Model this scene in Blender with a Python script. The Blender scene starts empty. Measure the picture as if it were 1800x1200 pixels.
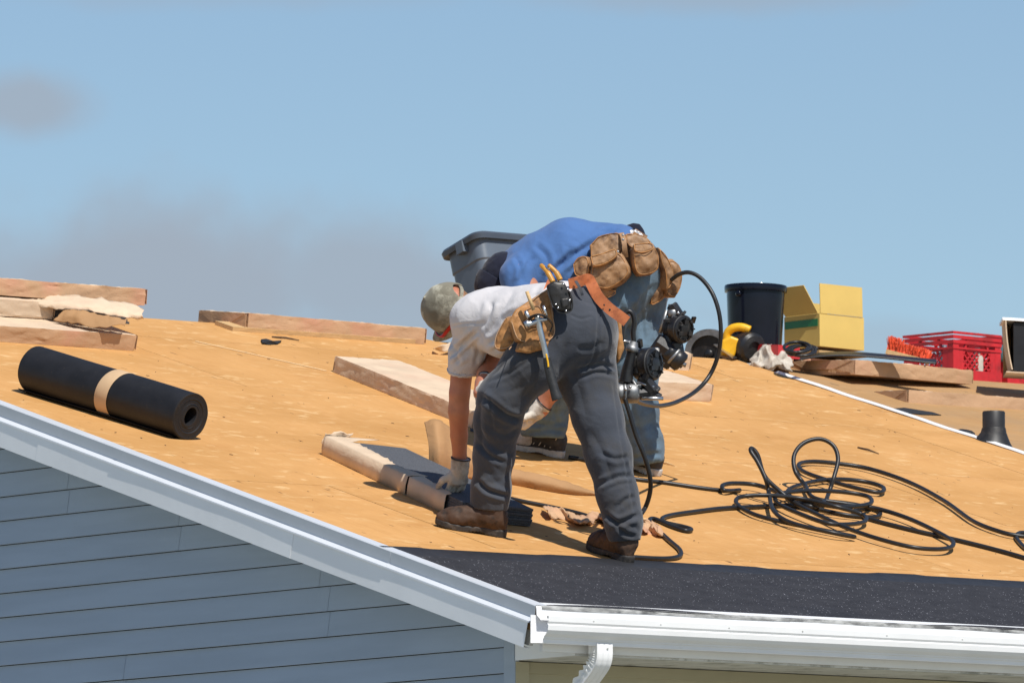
import bpy, math, random
import numpy as np
from mathutils import Vector, Matrix

random.seed(7)
SC = bpy.context.scene
COL = SC.collection
rad = math.radians

# ------------------------------------------------------------------ camera
# World: origin = lower left corner of the roof, X along the eave, Y into the house, Z up.
FPX, HORIZON, VGX = 16000.0, 2150.0, -11000.0
PITCH = math.atan((HORIZON - 600) / FPX)
PHI = math.atan2(math.hypot(FPX, HORIZON - 600), 900 - VGX)
_c, _s = math.cos(PHI), math.sin(PHI)
CR = np.array([_s, -_c, 0.0])
CF = np.array([_c * math.cos(PITCH), _s * math.cos(PITCH), math.sin(PITCH)])
CU = np.cross(CR, CF)
CPOS = -(CR * (943 - 900) / 450 - CU * (1065 - 600) / 450 + CF * FPX / 450)
cam_data = bpy.data.cameras.new('camera')
cam_data.sensor_width = 36.0
cam_data.lens = FPX / 1800 * 36
cam_data.clip_start = 1.0
cam_data.clip_end = 6000
cam = bpy.data.objects.new('camera', cam_data)
COL.objects.link(cam)
cam.matrix_world = Matrix(((CR[0], CU[0], -CF[0], CPOS[0]), (CR[1], CU[1], -CF[1], CPOS[1]),
                           (CR[2], CU[2], -CF[2], CPOS[2]), (0, 0, 0, 1)))
cam_data.dof.use_dof = True
cam_data.dof.focus_distance = 37.6
cam_data.dof.aperture_fstop = 14
SC.camera = cam

# ------------------------------------------------------------------ sun and sky
SUN_DIR = Vector((-0.09, -0.59, 0.80)).normalized()
SUN_EL = math.asin(SUN_DIR.z)
SUN_AZ = math.atan2(SUN_DIR.x, SUN_DIR.y)
sd = bpy.data.lights.new('sun', 'SUN')
sd.energy = 5.0
sd.angle = rad(0.5)
sd.color = (1.0, 0.955, 0.88)
sun = bpy.data.objects.new('sun', sd)
COL.objects.link(sun)
sun.rotation_euler = (-SUN_DIR).to_track_quat('-Z', 'Y').to_euler()
sun.location = (0, -10, 30)

W = bpy.data.worlds.new('World')
SC.world = W
W.use_nodes = True
def build_world():
    nt = W.node_tree
    N, L = nt.nodes, nt.links
    N.clear()
    out = N.new('ShaderNodeOutputWorld')
    bg = N.new('ShaderNodeBackground')
    bg.inputs['Strength'].default_value = 0.101
    sky = N.new('ShaderNodeTexSky')
    sky.sky_type = 'NISHITA'
    sky.sun_disc = False
    sky.sun_elevation = SUN_EL
    sky.sun_rotation = SUN_AZ
    sky.air_density = 1.0
    sky.dust_density = 0.25
    sky.ozone_density = 3.0
    sky.altitude = 300
    geo = N.new('ShaderNodeTexCoord')
    def vdot(v):
        m = N.new('ShaderNodeVectorMath'); m.operation = 'DOT_PRODUCT'
        L.new(geo.outputs['Generated'], m.inputs[0]); m.inputs[1].default_value = v
        return m.outputs['Value']
    def mth(op, a, b=None, c=None):
        m = N.new('ShaderNodeMath'); m.operation = op
        for i, q in enumerate((a, b, c)):
            if q is None: continue
            if isinstance(q, (int, float)): m.inputs[i].default_value = q
            else: L.new(q, m.inputs[i])
        return m.outputs[0]
    # compass bearing and height in the sky, in units of the picture's half degree-ish cells
    f = vdot(tuple(CF)); u = mth('DIVIDE', vdot(tuple(CR)), f); w = mth('DIVIDE', vdot(tuple(CU)), f)
    front = mth('GREATER_THAN', f, 0.3)
    def noise(scale, detail, off):
        mp = N.new('ShaderNodeMapping'); mp.inputs['Location'].default_value = off
        L.new(geo.outputs['Generated'], mp.inputs['Vector'])
        n = N.new('ShaderNodeTexNoise'); n.inputs['Scale'].default_value = scale
        n.inputs['Detail'].default_value = detail; n.inputs['Roughness'].default_value = 0.55
        L.new(mp.outputs[0], n.inputs['Vector'])
        return n.outputs['Fac']
    n1 = noise(55, 4, (3, 1, 7)); n2 = noise(160, 5, (1, 5, 2))
    nn = mth('ADD', mth('MULTIPLY', mth('SUBTRACT', n1, 0.5), 1.3), mth('MULTIPLY', mth('SUBTRACT', n2, 0.5), 0.35))
    def px(x): return (x - 900) / FPX
    def py(y): return (600 - y) / FPX
    mask = None
    for (x, y, rx, ry, amt) in ((270, 515, 520, 180, 0.95), (640, 495, 340, 125, 0.85), (40, 185, 120, 62, 0.8),
                                (1250, -22, 380, 45, 0.55), (420, -20, 420, 40, 0.35), (760, 560, 500, 110, 0.8),
                                (1540, 610, 420, 45, 0.35), (-420, 330, 260, 120, 0.8), (2400, 420, 420, 90, 0.7)):
        a = mth('MULTIPLY', mth('SUBTRACT', u, px(x)), FPX / rx)
        b = mth('MULTIPLY', mth('SUBTRACT', w, py(y)), FPX / ry)
        d = mth('SQRT', mth('ADD', mth('MULTIPLY', a, a), mth('MULTIPLY', b, b)))
        m = N.new('ShaderNodeMapRange'); m.interpolation_type = 'SMOOTHSTEP'
        L.new(mth('ADD', d, nn), m.inputs['Value'])
        m.inputs['From Min'].default_value = 0.35; m.inputs['From Max'].default_value = 1.35
        m.inputs['To Min'].default_value = amt; m.inputs['To Max'].default_value = 0
        mask = m.outputs[0] if mask is None else mth('MAXIMUM', mask, m.outputs[0])
    mask = mth('MULTIPLY', mask, front)
    # thin fair-weather cloud everywhere else, the same kind as in view
    g = noise(9, 6, (4, 4, 4))
    mr = N.new('ShaderNodeMapRange'); mr.interpolation_type = 'SMOOTHSTEP'
    L.new(g, mr.inputs['Value'])
    mr.inputs['From Min'].default_value = 0.56; mr.inputs['From Max'].default_value = 0.75; mr.inputs['To Max'].default_value = 0.6
    inview = mth('LESS_THAN', mth('ADD', mth('ABSOLUTE', u), mth('ABSOLUTE', w)), 0.16)
    rest = mth('MULTIPLY', mr.outputs[0], mth('SUBTRACT', 1.0, mth('MULTIPLY', inview, front)))
    mask = mth('MAXIMUM', mask, rest)
    tint = N.new('ShaderNodeMix'); tint.data_type = 'RGBA'; tint.blend_type = 'MULTIPLY'
    tint.inputs['Factor'].default_value = 1.0
    L.new(sky.outputs[0], tint.inputs['A']); tint.inputs['B'].default_value = (0.92, 0.95, 0.972, 1)
    mix = N.new('ShaderNodeMix'); mix.data_type = 'RGBA'
    L.new(mask, mix.inputs['Factor'])
    L.new(tint.outputs['Result'], mix.inputs['A'])
    mix.inputs['B'].default_value = (3.6, 4.2, 5.0, 1)
    L.new(mix.outputs['Result'], bg.inputs['Color'])
    L.new(bg.outputs[0], out.inputs['Surface'])
build_world()
SC.view_settings.view_transform = 'Standard'
SC.view_settings.look = 'None'
SC.view_settings.exposure = 0.0
SC.view_settings.gamma = 1.0
SC.view_settings.use_curve_mapping = False
SC.render.resolution_x, SC.render.resolution_y = 1024, 682

# ------------------------------------------------------------------ geometry helpers
TH = rad(15.6)
CT, ST = math.cos(TH), math.sin(TH)
RN = np.array([0, -ST, CT])
def A(*v): return np.array(v, dtype=float)
def ray(px, py): return CR * (px - 900) / FPX - CU * (py - 600) / FPX + CF
def P(px, py, d): return CPOS + ray(px, py) * d          # the point seen at a pixel, d metres deep
def RF(x, v, h=0.0): return A(x, v * CT - h * ST, v * ST + h * CT)   # roof coordinates
def RP(px, py, h=0.0):                                   # a pixel dropped onto the roof plane
    r = ray(px, py); k = (h - RN @ CPOS) / (RN @ r); return CPOS + r * k
def RUV(px, py, h=0.0):
    q = RP(px, py, h); return q[0], (q[1] + h * ST) / CT
def depth(q): return float((np.asarray(q) - CPOS) @ CF)
def PX(V):
    v = np.asarray(V) - CPOS; d = v @ CF
    return np.stack([900 + FPX * (v @ CR) / d, 600 - FPX * (v @ CU) / d], -1)
def unit(v): v = np.asarray(v, float); return v / np.linalg.norm(v)

WM = {}       # world matrix of every object we parent to
def register(o, m): WM[o] = m
def thing(name, label, cat, loc, group=None, kind=None):
    o = bpy.data.objects.new(name, None)
    o.empty_display_size = 0.1
    COL.objects.link(o)
    o.location = Vector(loc)
    o['label'] = label; o['category'] = cat
    if group: o['group'] = group
    register(o, Matrix.Translation(Vector(loc)))
    return o
def tag(o, label=None, cat=None, group=None, kind=None):
    if label: o['label'] = label
    if cat: o['category'] = cat
    if group: o['group'] = group
    if kind: o['kind'] = kind
    return o
def mk(name, verts, faces, mat, parent=None, smooth=True, loc=None, angle=None):
    """One mesh object from world-space vertices. Without a parent it sits at its own base."""
    V = np.asarray(verts, dtype=float)
    if parent is not None:
        off = np.array(WM[parent].translation)
    else:
        off = np.array(loc if loc is not None else [V[:, 0].mean(), V[:, 1].mean(), V[:, 2].min()])
    me = bpy.data.meshes.new(name)
    me.from_pydata((V - off).tolist(), [], [list(map(int, f)) for f in faces])
    me.validate()
    if smooth:
        me.polygons.foreach_set('use_smooth', [True] * len(me.polygons))
        if angle is not None:
            me.set_sharp_from_angle(angle=rad(angle))
    if isinstance(mat, (list, tuple)):
        for m in mat: me.materials.append(m)
    else:
        me.materials.append(mat)
    me.update()
    o = bpy.data.objects.new(name, me)
    COL.objects.link(o)
    if parent is not None:
        o.parent = parent
        register(o, WM[parent])
    else:
        o.location = Vector(off)
        register(o, Matrix.Translation(Vector(off)))
    return o
class MB:
    """collects shapes into one mesh"""
    def __init__(s): s.v = []; s.f = []
    def add(s, v, f):
        n = len(s.v); s.v += [tuple(q) for q in v]; s.f += [tuple(i + n for i in q) for q in f]; return s
    def box(s, o, ax, ay, az):
        """box from a corner o with three edge vectors"""
        o, ax, ay, az = map(np.asarray, (o, ax, ay, az))
        v = [o, o + ax, o + ax + ay, o + ay, o + az, o + ax + az, o + ax + ay + az, o + ay + az]
        f = [(0, 3, 2, 1), (4, 5, 6, 7), (0, 1, 5, 4), (1, 2, 6, 5), (2, 3, 7, 6), (3, 0, 4, 7)]
        if np.dot(np.cross(ax, ay), az) < 0: f = [q[::-1] for q in f]
        return s.add(v, f)
    def build(s, name, mat, parent=None, smooth=False, **k): return mk(name, s.v, s.f, mat, parent, smooth, **k)
def catmull(pts, n=8, closed=False):
    pts = np.asarray(pts, float); m = len(pts); out = []
    for i in range(m - 1):
        p0 = pts[max(i - 1, 0)]; p1 = pts[i]; p2 = pts[i + 1]; p3 = pts[min(i + 2, m - 1)]
        for k in range(n):
            t = k / n
            out.append(0.5 * ((2 * p1) + (-p0 + p2) * t + (2 * p0 - 5 * p1 + 4 * p2 - p3) * t * t + (-p0 + 3 * p1 - 3 * p2 + p3) * t ** 3))
    out.append(pts[-1]); return np.array(out)
def tube(pts, r, seg=10, cap=True):
    """round tube along a polyline, r scalar or per point -> verts, faces"""
    pts = np.asarray(pts, float); m = len(pts)
    rr = np.full(m, r) if np.isscalar(r) else np.asarray(r, float)
    T = np.gradient(pts, axis=0); T /= np.linalg.norm(T, axis=1)[:, None] + 1e-12
    up = A(0, 0, 1) if abs(T[0][2]) < 0.9 else A(1, 0, 0)
    n = unit(np.cross(T[0], up)); V = []; F = []
    for i in range(m):
        n = unit(n - T[i] * (n @ T[i])); b = np.cross(T[i], n)
        for k in range(seg):
            a = 2 * math.pi * k / seg
            V.append(pts[i] + rr[i] * (math.cos(a) * n + math.sin(a) * b))
    for i in range(m - 1):
        for k in range(seg):
            k2 = (k + 1) % seg
            F.append((i * seg + k, i * seg + k2, (i + 1) * seg + k2, (i + 1) * seg + k))
    if cap:
        F.append(tuple(range(seg))[::-1]); F.append(tuple((m - 1) * seg + k for k in range(seg)))
    return V, F
def lathe(base, axis, prof, seg=24):
    """surface of revolution: prof = [(radius, height)] -> verts, faces (closed ends where radius is small)"""
    axis = unit(axis); u = unit(np.cross(axis, A(0.3, 0.5, 0.81))); w = np.cross(axis, u); V = []; F = []
    for r, h in prof:
        for k in range(seg):
            a = 2 * math.pi * k / seg
            V.append(np.asarray(base) + axis * h + r * (math.cos(a) * u + math.sin(a) * w))
    for i in range(len(prof) - 1):
        for k in range(seg):
            k2 = (k + 1) % seg
            F.append((i * seg + k, i * seg + k2, (i + 1) * seg + k2, (i + 1) * seg + k))
    F.append(tuple(range(seg))[::-1]); F.append(tuple((len(prof) - 1) * seg + k for k in range(seg)))
    return V, F
def extrude(prof, o, u, w, d):
    """closed 2-D outline prof in axes u,w at o, swept by vector d"""
    o, u, w, d = map(np.asarray, (o, u, w, d)); n = len(prof)
    V = [o + u * a + w * b for a, b in prof] + [o + u * a + w * b + d for a, b in prof]
    F = [(i, (i + 1) % n, n + (i + 1) % n, n + i) for i in range(n)] + [tuple(range(n))[::-1], tuple(range(n, 2 * n))]
    return V, F
def strip_profile(prof, t, o, u, w, d):
    """open sheet-metal profile of thickness t swept by d"""
    prof = np.asarray(prof, float); T = np.gradient(prof, axis=0); T /= np.linalg.norm(T, axis=1)[:, None]
    off = prof + np.stack([-T[:, 1], T[:, 0]], 1) * t
    return extrude(list(map(tuple, prof)) + list(map(tuple, off[::-1])), o, u, w, d)

# vectorised gradient noise
_rng = np.random.RandomState(3)
_PERM = np.concatenate([_rng.permutation(256)] * 3)
_GR = _rng.normal(size=(256, 3)); _GR /= np.linalg.norm(_GR, axis=1)[:, None]
def pnoise(p):
    p = np.asarray(p, float); i = np.floor(p).astype(int); f = p - i; i &= 255
    u = f * f * f * (f * (f * 6 - 15) + 10); r = 0
    for dx in (0, 1):
        for dy in (0, 1):
            for dz in (0, 1):
                h = _PERM[_PERM[_PERM[(i[..., 0] + dx) & 255] + ((i[..., 1] + dy) & 255)] + ((i[..., 2] + dz) & 255)]
                g = _GR[h & 255]
                d = g[..., 0] * (f[..., 0] - dx) + g[..., 1] * (f[..., 1] - dy) + g[..., 2] * (f[..., 2] - dz)
                w = (u[..., 0] if dx else 1 - u[..., 0]) * (u[..., 1] if dy else 1 - u[..., 1]) * (u[..., 2] if dz else 1 - u[..., 2])
                r = r + w * d
    return r * 1.6
def fbm(p, o=3):
    r = 0; a = 1.0; s = 1.0
    for k in range(o): r = r + a * pnoise(np.asarray(p) * s + 17.3 * k); a *= 0.5; s *= 2.1
    return r

# signed distance shapes -> surface nets
def smin(a, b, k):
    h = np.clip(0.5 + 0.5 * (b - a) / k, 0, 1); return b * (1 - h) + a * h - k * h * (1 - h)
def smax(a, b, k): return -smin(-a, -b, k)
def capd(p, a, b, ra, rb):
    a = np.asarray(a); ba = np.asarray(b) - a; t = np.clip(((p - a) @ ba) / (ba @ ba), 0, 1)
    return np.linalg.norm(p - a - t[..., None] * ba, axis=-1) - (ra + (rb - ra) * t)
def ecap(p, a, b, side, ra, rb):
    """tapered tube of elliptic section: ra/rb = (radius along side, radius across)"""
    a = np.asarray(a); b = np.asarray(b); ax = b - a; L = np.linalg.norm(ax); ax = ax / L
    sd_ = unit(np.asarray(side) - ax * (np.asarray(side) @ ax)); cr = np.cross(ax, sd_)
    q = p - a; t = q @ ax; tc = np.clip(t / L, 0, 1); over = t - tc * L
    r1 = ra[0] + (rb[0] - ra[0]) * tc; r2 = ra[1] + (rb[1] - ra[1]) * tc; m = np.minimum(r1, r2)
    e = np.sqrt((q @ sd_ / r1) ** 2 + (q @ cr / r2) ** 2 + (over / m) ** 2)
    return (e - 1) * m
def elld(p, c, axes, r):
    q = (p - np.asarray(c)) @ np.asarray(axes).T; r = np.asarray(r)
    k0 = np.linalg.norm(q / r, axis=-1); k1 = np.linalg.norm(q / (r * r), axis=-1) + 1e-9
    return k0 * (k0 - 1) / k1
def chain(p, pts, k=0.02):
    """smooth union of tapered capsules through [(point, radius), ...]"""
    d = None
    for (a, ra), (b, rb) in zip(pts[:-1], pts[1:]):
        e = capd(p, a, b, ra, rb); d = e if d is None else smin(d, e, k)
    return d
def nets(fn, lo, hi, h):
    lo = np.asarray(lo, float); hi = np.asarray(hi, float); n = np.ceil((hi - lo) / h).astype(int) + 1
    g = [lo[k] + h * np.arange(n[k]) for k in range(3)]
    vol = np.empty(n)
    B = 8; nb = -(-n // B)                                  # sparse: only blocks near the surface are sampled finely
    cb = [lo[k] + h * (np.arange(nb[k]) * B + (B - 1) / 2) for k in range(3)]
    cen = np.stack(np.meshgrid(*cb, indexing='ij'), -1).reshape(-1, 3)
    dc = np.concatenate([fn(c) for c in np.array_split(cen, max(1, len(cen) // 200000))])
    near = np.abs(dc) < B * h * 0.87 * 2.1 + 0.012
    big = np.repeat(np.repeat(np.repeat(dc.reshape(nb), B, 0), B, 1), B, 2)[:n[0], :n[1], :n[2]]; vol[:] = big
    msk = np.repeat(np.repeat(np.repeat(near.reshape(nb), B, 0), B, 1), B, 2)[:n[0], :n[1], :n[2]]
    ii = np.argwhere(msk); pts_ = lo + h * ii; val = np.empty(len(ii))
    for i in range(0, len(ii), 300000): val[i:i + 300000] = fn(pts_[i:i + 300000])
    vol[tuple(ii.T)] = val
    vol[0] = vol[-1] = 1; vol[:, 0] = vol[:, -1] = 1; vol[:, :, 0] = vol[:, :, -1] = 1
    ins = vol < 0; m = n - 1
    acc = np.zeros((*m, 3)); cnt = np.zeros(m)
    cs = [(0, 0, 0), (1, 0, 0), (0, 1, 0), (1, 1, 0), (0, 0, 1), (1, 0, 1), (0, 1, 1), (1, 1, 1)]
    def sl(a, c): return a[c[0]:c[0] + m[0], c[1]:c[1] + m[1], c[2]:c[2] + m[2]]
    for a in cs:
        for ax in range(3):
            if a[ax]: continue
            b = list(a); b[ax] = 1
            va, vb = sl(vol, a), sl(vol, b); x = sl(ins, a) != sl(ins, b)
            t = np.where(x, va / np.where(x, va - vb, 1), 0)
            for k in range(3):
                acc[..., k] += np.where(x, a[k] + (t if k == ax else 0), 0)
            cnt += x
    act = cnt > 0; idx = -np.ones(m, int); idx[act] = np.arange(act.sum())
    ijk = np.argwhere(act)
    V = lo + h * (ijk + acc[act] / cnt[act][:, None])
    F = []
    for ax in range(3):
        o1, o2 = (ax + 1) % 3, (ax + 2) % 3
        s0 = [slice(None)] * 3; s1 = [slice(None)] * 3
        s0[ax] = slice(0, n[ax] - 1); s1[ax] = slice(1, n[ax])
        e = np.argwhere(ins[tuple(s0)] != ins[tuple(s1)])
        ok = (e[:, o1] > 0) & (e[:, o2] > 0) & (e[:, o1] < m[o1]) & (e[:, o2] < m[o2]); e = e[ok]
        flip = ~ins[tuple(e.T)]
        q = []
        for d1, d2 in ((-1, -1), (0, -1), (0, 0), (-1, 0)):
            c = e.copy(); c[:, o1] += d1; c[:, o2] += d2; q.append(idx[tuple(c.T)])
        q = np.stack(q, 1); q[flip] = q[flip][:, ::-1]; F.append(q)
    return V, np.concatenate(F)
def normals(V, F):
    F = np.asarray(F); n = np.cross(V[F[:, 2]] - V[F[:, 0]], V[F[:, 3]] - V[F[:, 1]]); N = np.zeros_like(V)
    for k in range(4): np.add.at(N, F[:, k], n)
    return N / (np.linalg.norm(N, axis=1)[:, None] + 1e-12)
def relax(V, F, it=2, lam=0.5):
    F = np.asarray(F); E = np.concatenate([F[:, [k, (k + 1) % 4]] for k in range(4)]); c = np.zeros(len(V)); np.add.at(c, E[:, 0], 1); np.add.at(c, E[:, 1], 1)
    for _ in range(it):
        S = np.zeros_like(V); np.add.at(S, E[:, 0], V[E[:, 1]]); np.add.at(S, E[:, 1], V[E[:, 0]]); V = V + lam * (S / c[:, None] - V)
    return V
def polyd(q, poly):
    """2-D signed distance to a polygon"""
    poly = np.asarray(poly, float); d = np.full(q.shape[:-1], 1e9); s = np.ones(q.shape[:-1])
    for i in range(len(poly)):
        a, b = poly[i], poly[i - 1]; e = b - a; w = q - a
        t = np.clip((w @ e) / (e @ e + 1e-12), 0, 1); r = w - t[..., None] * e; d = np.minimum(d, (r ** 2).sum(-1))
        c1 = q[..., 1] >= a[1]; c2 = q[..., 1] < b[1]; c3 = e[0] * w[..., 1] > e[1] * w[..., 0]
        fl = (c1 & c2 & c3) | (~c1 & ~c2 & ~c3); s = np.where(fl, -s, s)
    return s * np.sqrt(d)
def slab(poly_px, dep, thick, rnd=0.006, tilt=(0, 0), h=0.004, bulge=0.0, nz=None, seed=0):
    """solid pouch-like body whose outline is given on a plane dep metres deep (tilted), with real thickness"""
    c = np.mean(np.asarray(poly_px, float), 0); o = P(c[0], c[1], dep)
    n = unit(-CF + CR * tilt[0] + CU * tilt[1]); u = unit(CR - n * (CR @ n)); w = np.cross(n, u)
    def onpl(px, py):
        r = ray(px, py); k = ((o - CPOS) @ n) / (r @ n); q = CPOS + r * k - o; return (q @ u, q @ w)
    poly = np.array([onpl(*q) for q in poly_px])
    lo = np.r_[poly.min(0) - 0.02, -thick - 0.02 - bulge]; hi = np.r_[poly.max(0) + 0.02, thick + 0.02 + bulge]
    def fn(p):
        d2 = polyd(p[..., :2], poly)
        t = thick * 0.5 + bulge * np.clip(-d2 / 0.05, 0, 1) ** 0.6
        if nz: t = t + nz * fbm(p * 22 + seed)
        a = np.maximum(d2 + rnd, 0); b = np.maximum(np.abs(p[..., 2]) - t + rnd, 0)
        return np.sqrt(a * a + b * b) - rnd + np.minimum(np.maximum(d2 + rnd, np.abs(p[..., 2]) - t + rnd), 0)
    V, F = nets(fn, lo, hi, h); V = relax(V, F, 2)
    SLAB.update(o=o, u=u, w=w, n=n, poly=poly, t=thick * 0.5, b=bulge)
    return o + V[:, :1] * u + V[:, 1:2] * w + V[:, 2:] * n, F
SLAB = {}
def stitch(mat, parent, k=0.88, r=0.0021, name='stitching', close=True):
    """a raised seam running just inside the edge of the last slab"""
    q = SLAB; c = q['poly'].mean(0); P2 = c + (q['poly'] - c) * k; P2 = np.concatenate([P2, P2[:1]]) if close else P2
    d = -polyd(P2, q['poly']); z = q['t'] + q['b'] * np.clip(d / 0.05, 0, 1) ** 0.6 + 0.0006
    pts = [q['o'] + q['u'] * a + q['w'] * b + q['n'] * zz for (a, b), zz in zip(P2, z)]
    return mk(name, *tube(catmull(pts, 4), r, 5), mat, parent)

# ------------------------------------------------------------------ materials
def new_mat(name):
    m = bpy.data.materials.new(name); m.use_nodes = True
    nt = m.node_tree; b = nt.nodes['Principled BSDF']
    return m, nt, b
class NB:
    def __init__(s, nt):
        s.nt = nt; s.N = nt.nodes; s.L = nt.links; s.tc = s.N.new('ShaderNodeTexCoord'); s.oi = None
    def co(s, scale=(1, 1, 1), rot=(0, 0, 0), rnd=True, loc=(0, 0, 0)):
        mp = s.N.new('ShaderNodeMapping'); mp.inputs['Scale'].default_value = scale; mp.inputs['Rotation'].default_value = rot; mp.inputs['Location'].default_value = loc
        if rnd:
            if s.oi is None: s.oi = s.N.new('ShaderNodeObjectInfo')
            m = s.N.new('ShaderNodeVectorMath'); m.operation = 'MULTIPLY_ADD'
            cx = s.N.new('ShaderNodeCombineXYZ')
            for k in range(3): s.L.new(s.oi.outputs['Random'], cx.inputs[k])
            s.L.new(cx.outputs[0], m.inputs[0]); m.inputs[1].default_value = (37, 53, 71); s.L.new(s.tc.outputs['Object'], m.inputs[2])
            s.L.new(m.outputs[0], mp.inputs['Vector'])
        else: s.L.new(s.tc.outputs['Object'], mp.inputs['Vector'])
        return mp.outputs[0]
    def noise(s, co, scale, detail=4, rough=0.55, dist=0.0):
        n = s.N.new('ShaderNodeTexNoise'); s.L.new(co, n.inputs['Vector']); n.inputs['Scale'].default_value = scale
        n.inputs['Detail'].default_value = detail; n.inputs['Roughness'].default_value = rough; n.inputs['Distortion'].default_value = dist
        return n.outputs['Fac']
    def rng(s, v, a, b, c=0.0, d=1.0, smooth=True):
        m = s.N.new('ShaderNodeMapRange'); m.interpolation_type = 'SMOOTHSTEP' if smooth else 'LINEAR'
        s.L.new(v, m.inputs['Value']); m.inputs['From Min'].default_value = a; m.inputs['From Max'].default_value = b
        m.inputs['To Min'].default_value = c; m.inputs['To Max'].default_value = d; return m.outputs[0]
    def mix(s, f, a, b, mode='MIX'):
        m = s.N.new('ShaderNodeMix'); m.data_type = 'RGBA'; m.blend_type = mode
        if isinstance(f, (int, float)): m.inputs['Factor'].default_value = f
        else: s.L.new(f, m.inputs['Factor'])
        for k, q in (('A', a), ('B', b)):
            if isinstance(q, tuple): m.inputs[k].default_value = (*q[:3], 1)
            else: s.L.new(q, m.inputs[k])
        return m.outputs['Result']
    def math(s, op, a, b=0.0):
        m = s.N.new('ShaderNodeMath'); m.operation = op
        for i, q in enumerate((a, b)):
            if isinstance(q, (int, float)): m.inputs[i].default_value = q
            else: s.L.new(q, m.inputs[i])
        return m.outputs[0]
    def bump(s, b, hgt, strength, dist=0.01):
        n = s.N.new('ShaderNodeBump'); n.inputs['Strength'].default_value = strength; n.inputs['Distance'].default_value = dist
        s.L.new(hgt, n.inputs['Height'])
        if b.inputs['Normal'].is_linked: s.L.new(b.inputs['Normal'].links[0].from_socket, n.inputs['Normal'])
        s.L.new(n.outputs[0], b.inputs['Normal'])
def simple(name, col, rough=0.6, var=0.12, scale=12, bump=0.0, bscale=80, metal=0.0, spec=0.5, dirt=None, dscale=6, damt=(0.5, 0.7), stretch=(1, 1, 1), bdist=0.004, sheen=0.0):
    m, nt, b = new_mat(name); g = NB(nt); co = g.co(stretch)
    n = g.noise(co, scale, 5)
    lo = tuple(c * (1 - var) for c in col); hi = tuple(min(1, c * (1 + var)) for c in col)
    c = g.mix(g.rng(n, 0.3, 0.7), lo, hi)
    if dirt: c = g.mix(g.rng(g.noise(co, dscale, 6, 0.65), *damt), c, dirt)
    g.L.new(c, b.inputs['Base Color'])
    b.inputs['Roughness'].default_value = rough; b.inputs['Metallic'].default_value = metal; b.inputs['Specular IOR Level'].default_value = spec
    if sheen: b.inputs['Sheen Weight'].default_value = sheen
    if bump: g.bump(b, g.noise(co, bscale, 4), bump, bdist)
    return m
def plywood_mat(name, c0, c1, pale, dark, dust=0.0):
    m, nt, b = new_mat(name); g = NB(nt)
    co = g.co((1, 1, 1))
    big = g.noise(co, 1.4, 3); c = g.mix(g.rng(big, 0.3, 0.7), c0, c1)
    # grain: fine streaks along the slope, broad flame figure
    gr = g.noise(g.co((60, 5, 1)), 1.0, 6, 0.6, 0.4); c = g.mix(g.rng(gr, 0.42, 0.75, 0, 0.30), c, dark)
    fl = g.noise(g.co((5, 9, 1)), 1.0, 4, 0.55, 1.2); c = g.mix(g.rng(fl, 0.5, 0.78, 0, 0.4), c, (c1[0] * 1.12, c1[1] * 1.16, c1[2] * 1.3))
    # pale scuffs where the surface veneer shows through
    sc = g.noise(g.co((10, 17, 1)), 1.0, 4, 0.55, 0.7); zone = g.noise(co, 1.7, 2)
    amt = g.math('MULTIPLY', g.rng(sc, 0.54, 0.70), g.rng(zone, 0.36, 0.62, 0.10, 0.62)); c = g.mix(amt, c, pale)
    # dark splits and knots along the grain
    sp = g.noise(g.co((38, 7, 1), rot=(0, 0, 0.15)), 1.0, 2, 0.4); c = g.mix(g.rng(sp, 0.725, 0.765, 0, 0.8), c, (0.10, 0.05, 0.022))
    kn = g.noise(g.co((16, 16, 1)), 1.0, 1, 0.4); c = g.mix(g.rng(kn, 0.80, 0.84, 0, 0.7), c, (0.14, 0.07, 0.03))
    st = g.noise(g.co((2.5, 4, 1)), 1.0, 6, 0.7); c = g.mix(g.rng(st, 0.52, 0.8, 0, 0.30), c, (dark[0] * 0.9, dark[1] * 0.72, dark[2] * 0.6))
    if dust: c = g.mix(g.rng(g.noise(co, 3.2, 6, 0.7), 0.35, 0.7, dust * 0.4, dust), c, (0.33, 0.23, 0.14))
    g.L.new(c, b.inputs['Base Color']); b.inputs['Roughness'].default_value = 0.75; b.inputs['Specular IOR Level'].default_value = 0.2
    g.bump(b, gr, 0.25, 0.002); g.bump(b, sp, 0.15, 0.002)
    return m
M = {}
M['ply'] = plywood_mat('plywood', (0.50, 0.262, 0.088), (0.585, 0.315, 0.115), (0.73, 0.50, 0.25), (0.39, 0.185, 0.052))
M['ply_old'] = plywood_mat('plywood_dusty', (0.42, 0.23, 0.085), (0.47, 0.26, 0.1), (0.55, 0.36, 0.18), (0.30, 0.15, 0.05), 0.55)
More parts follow.
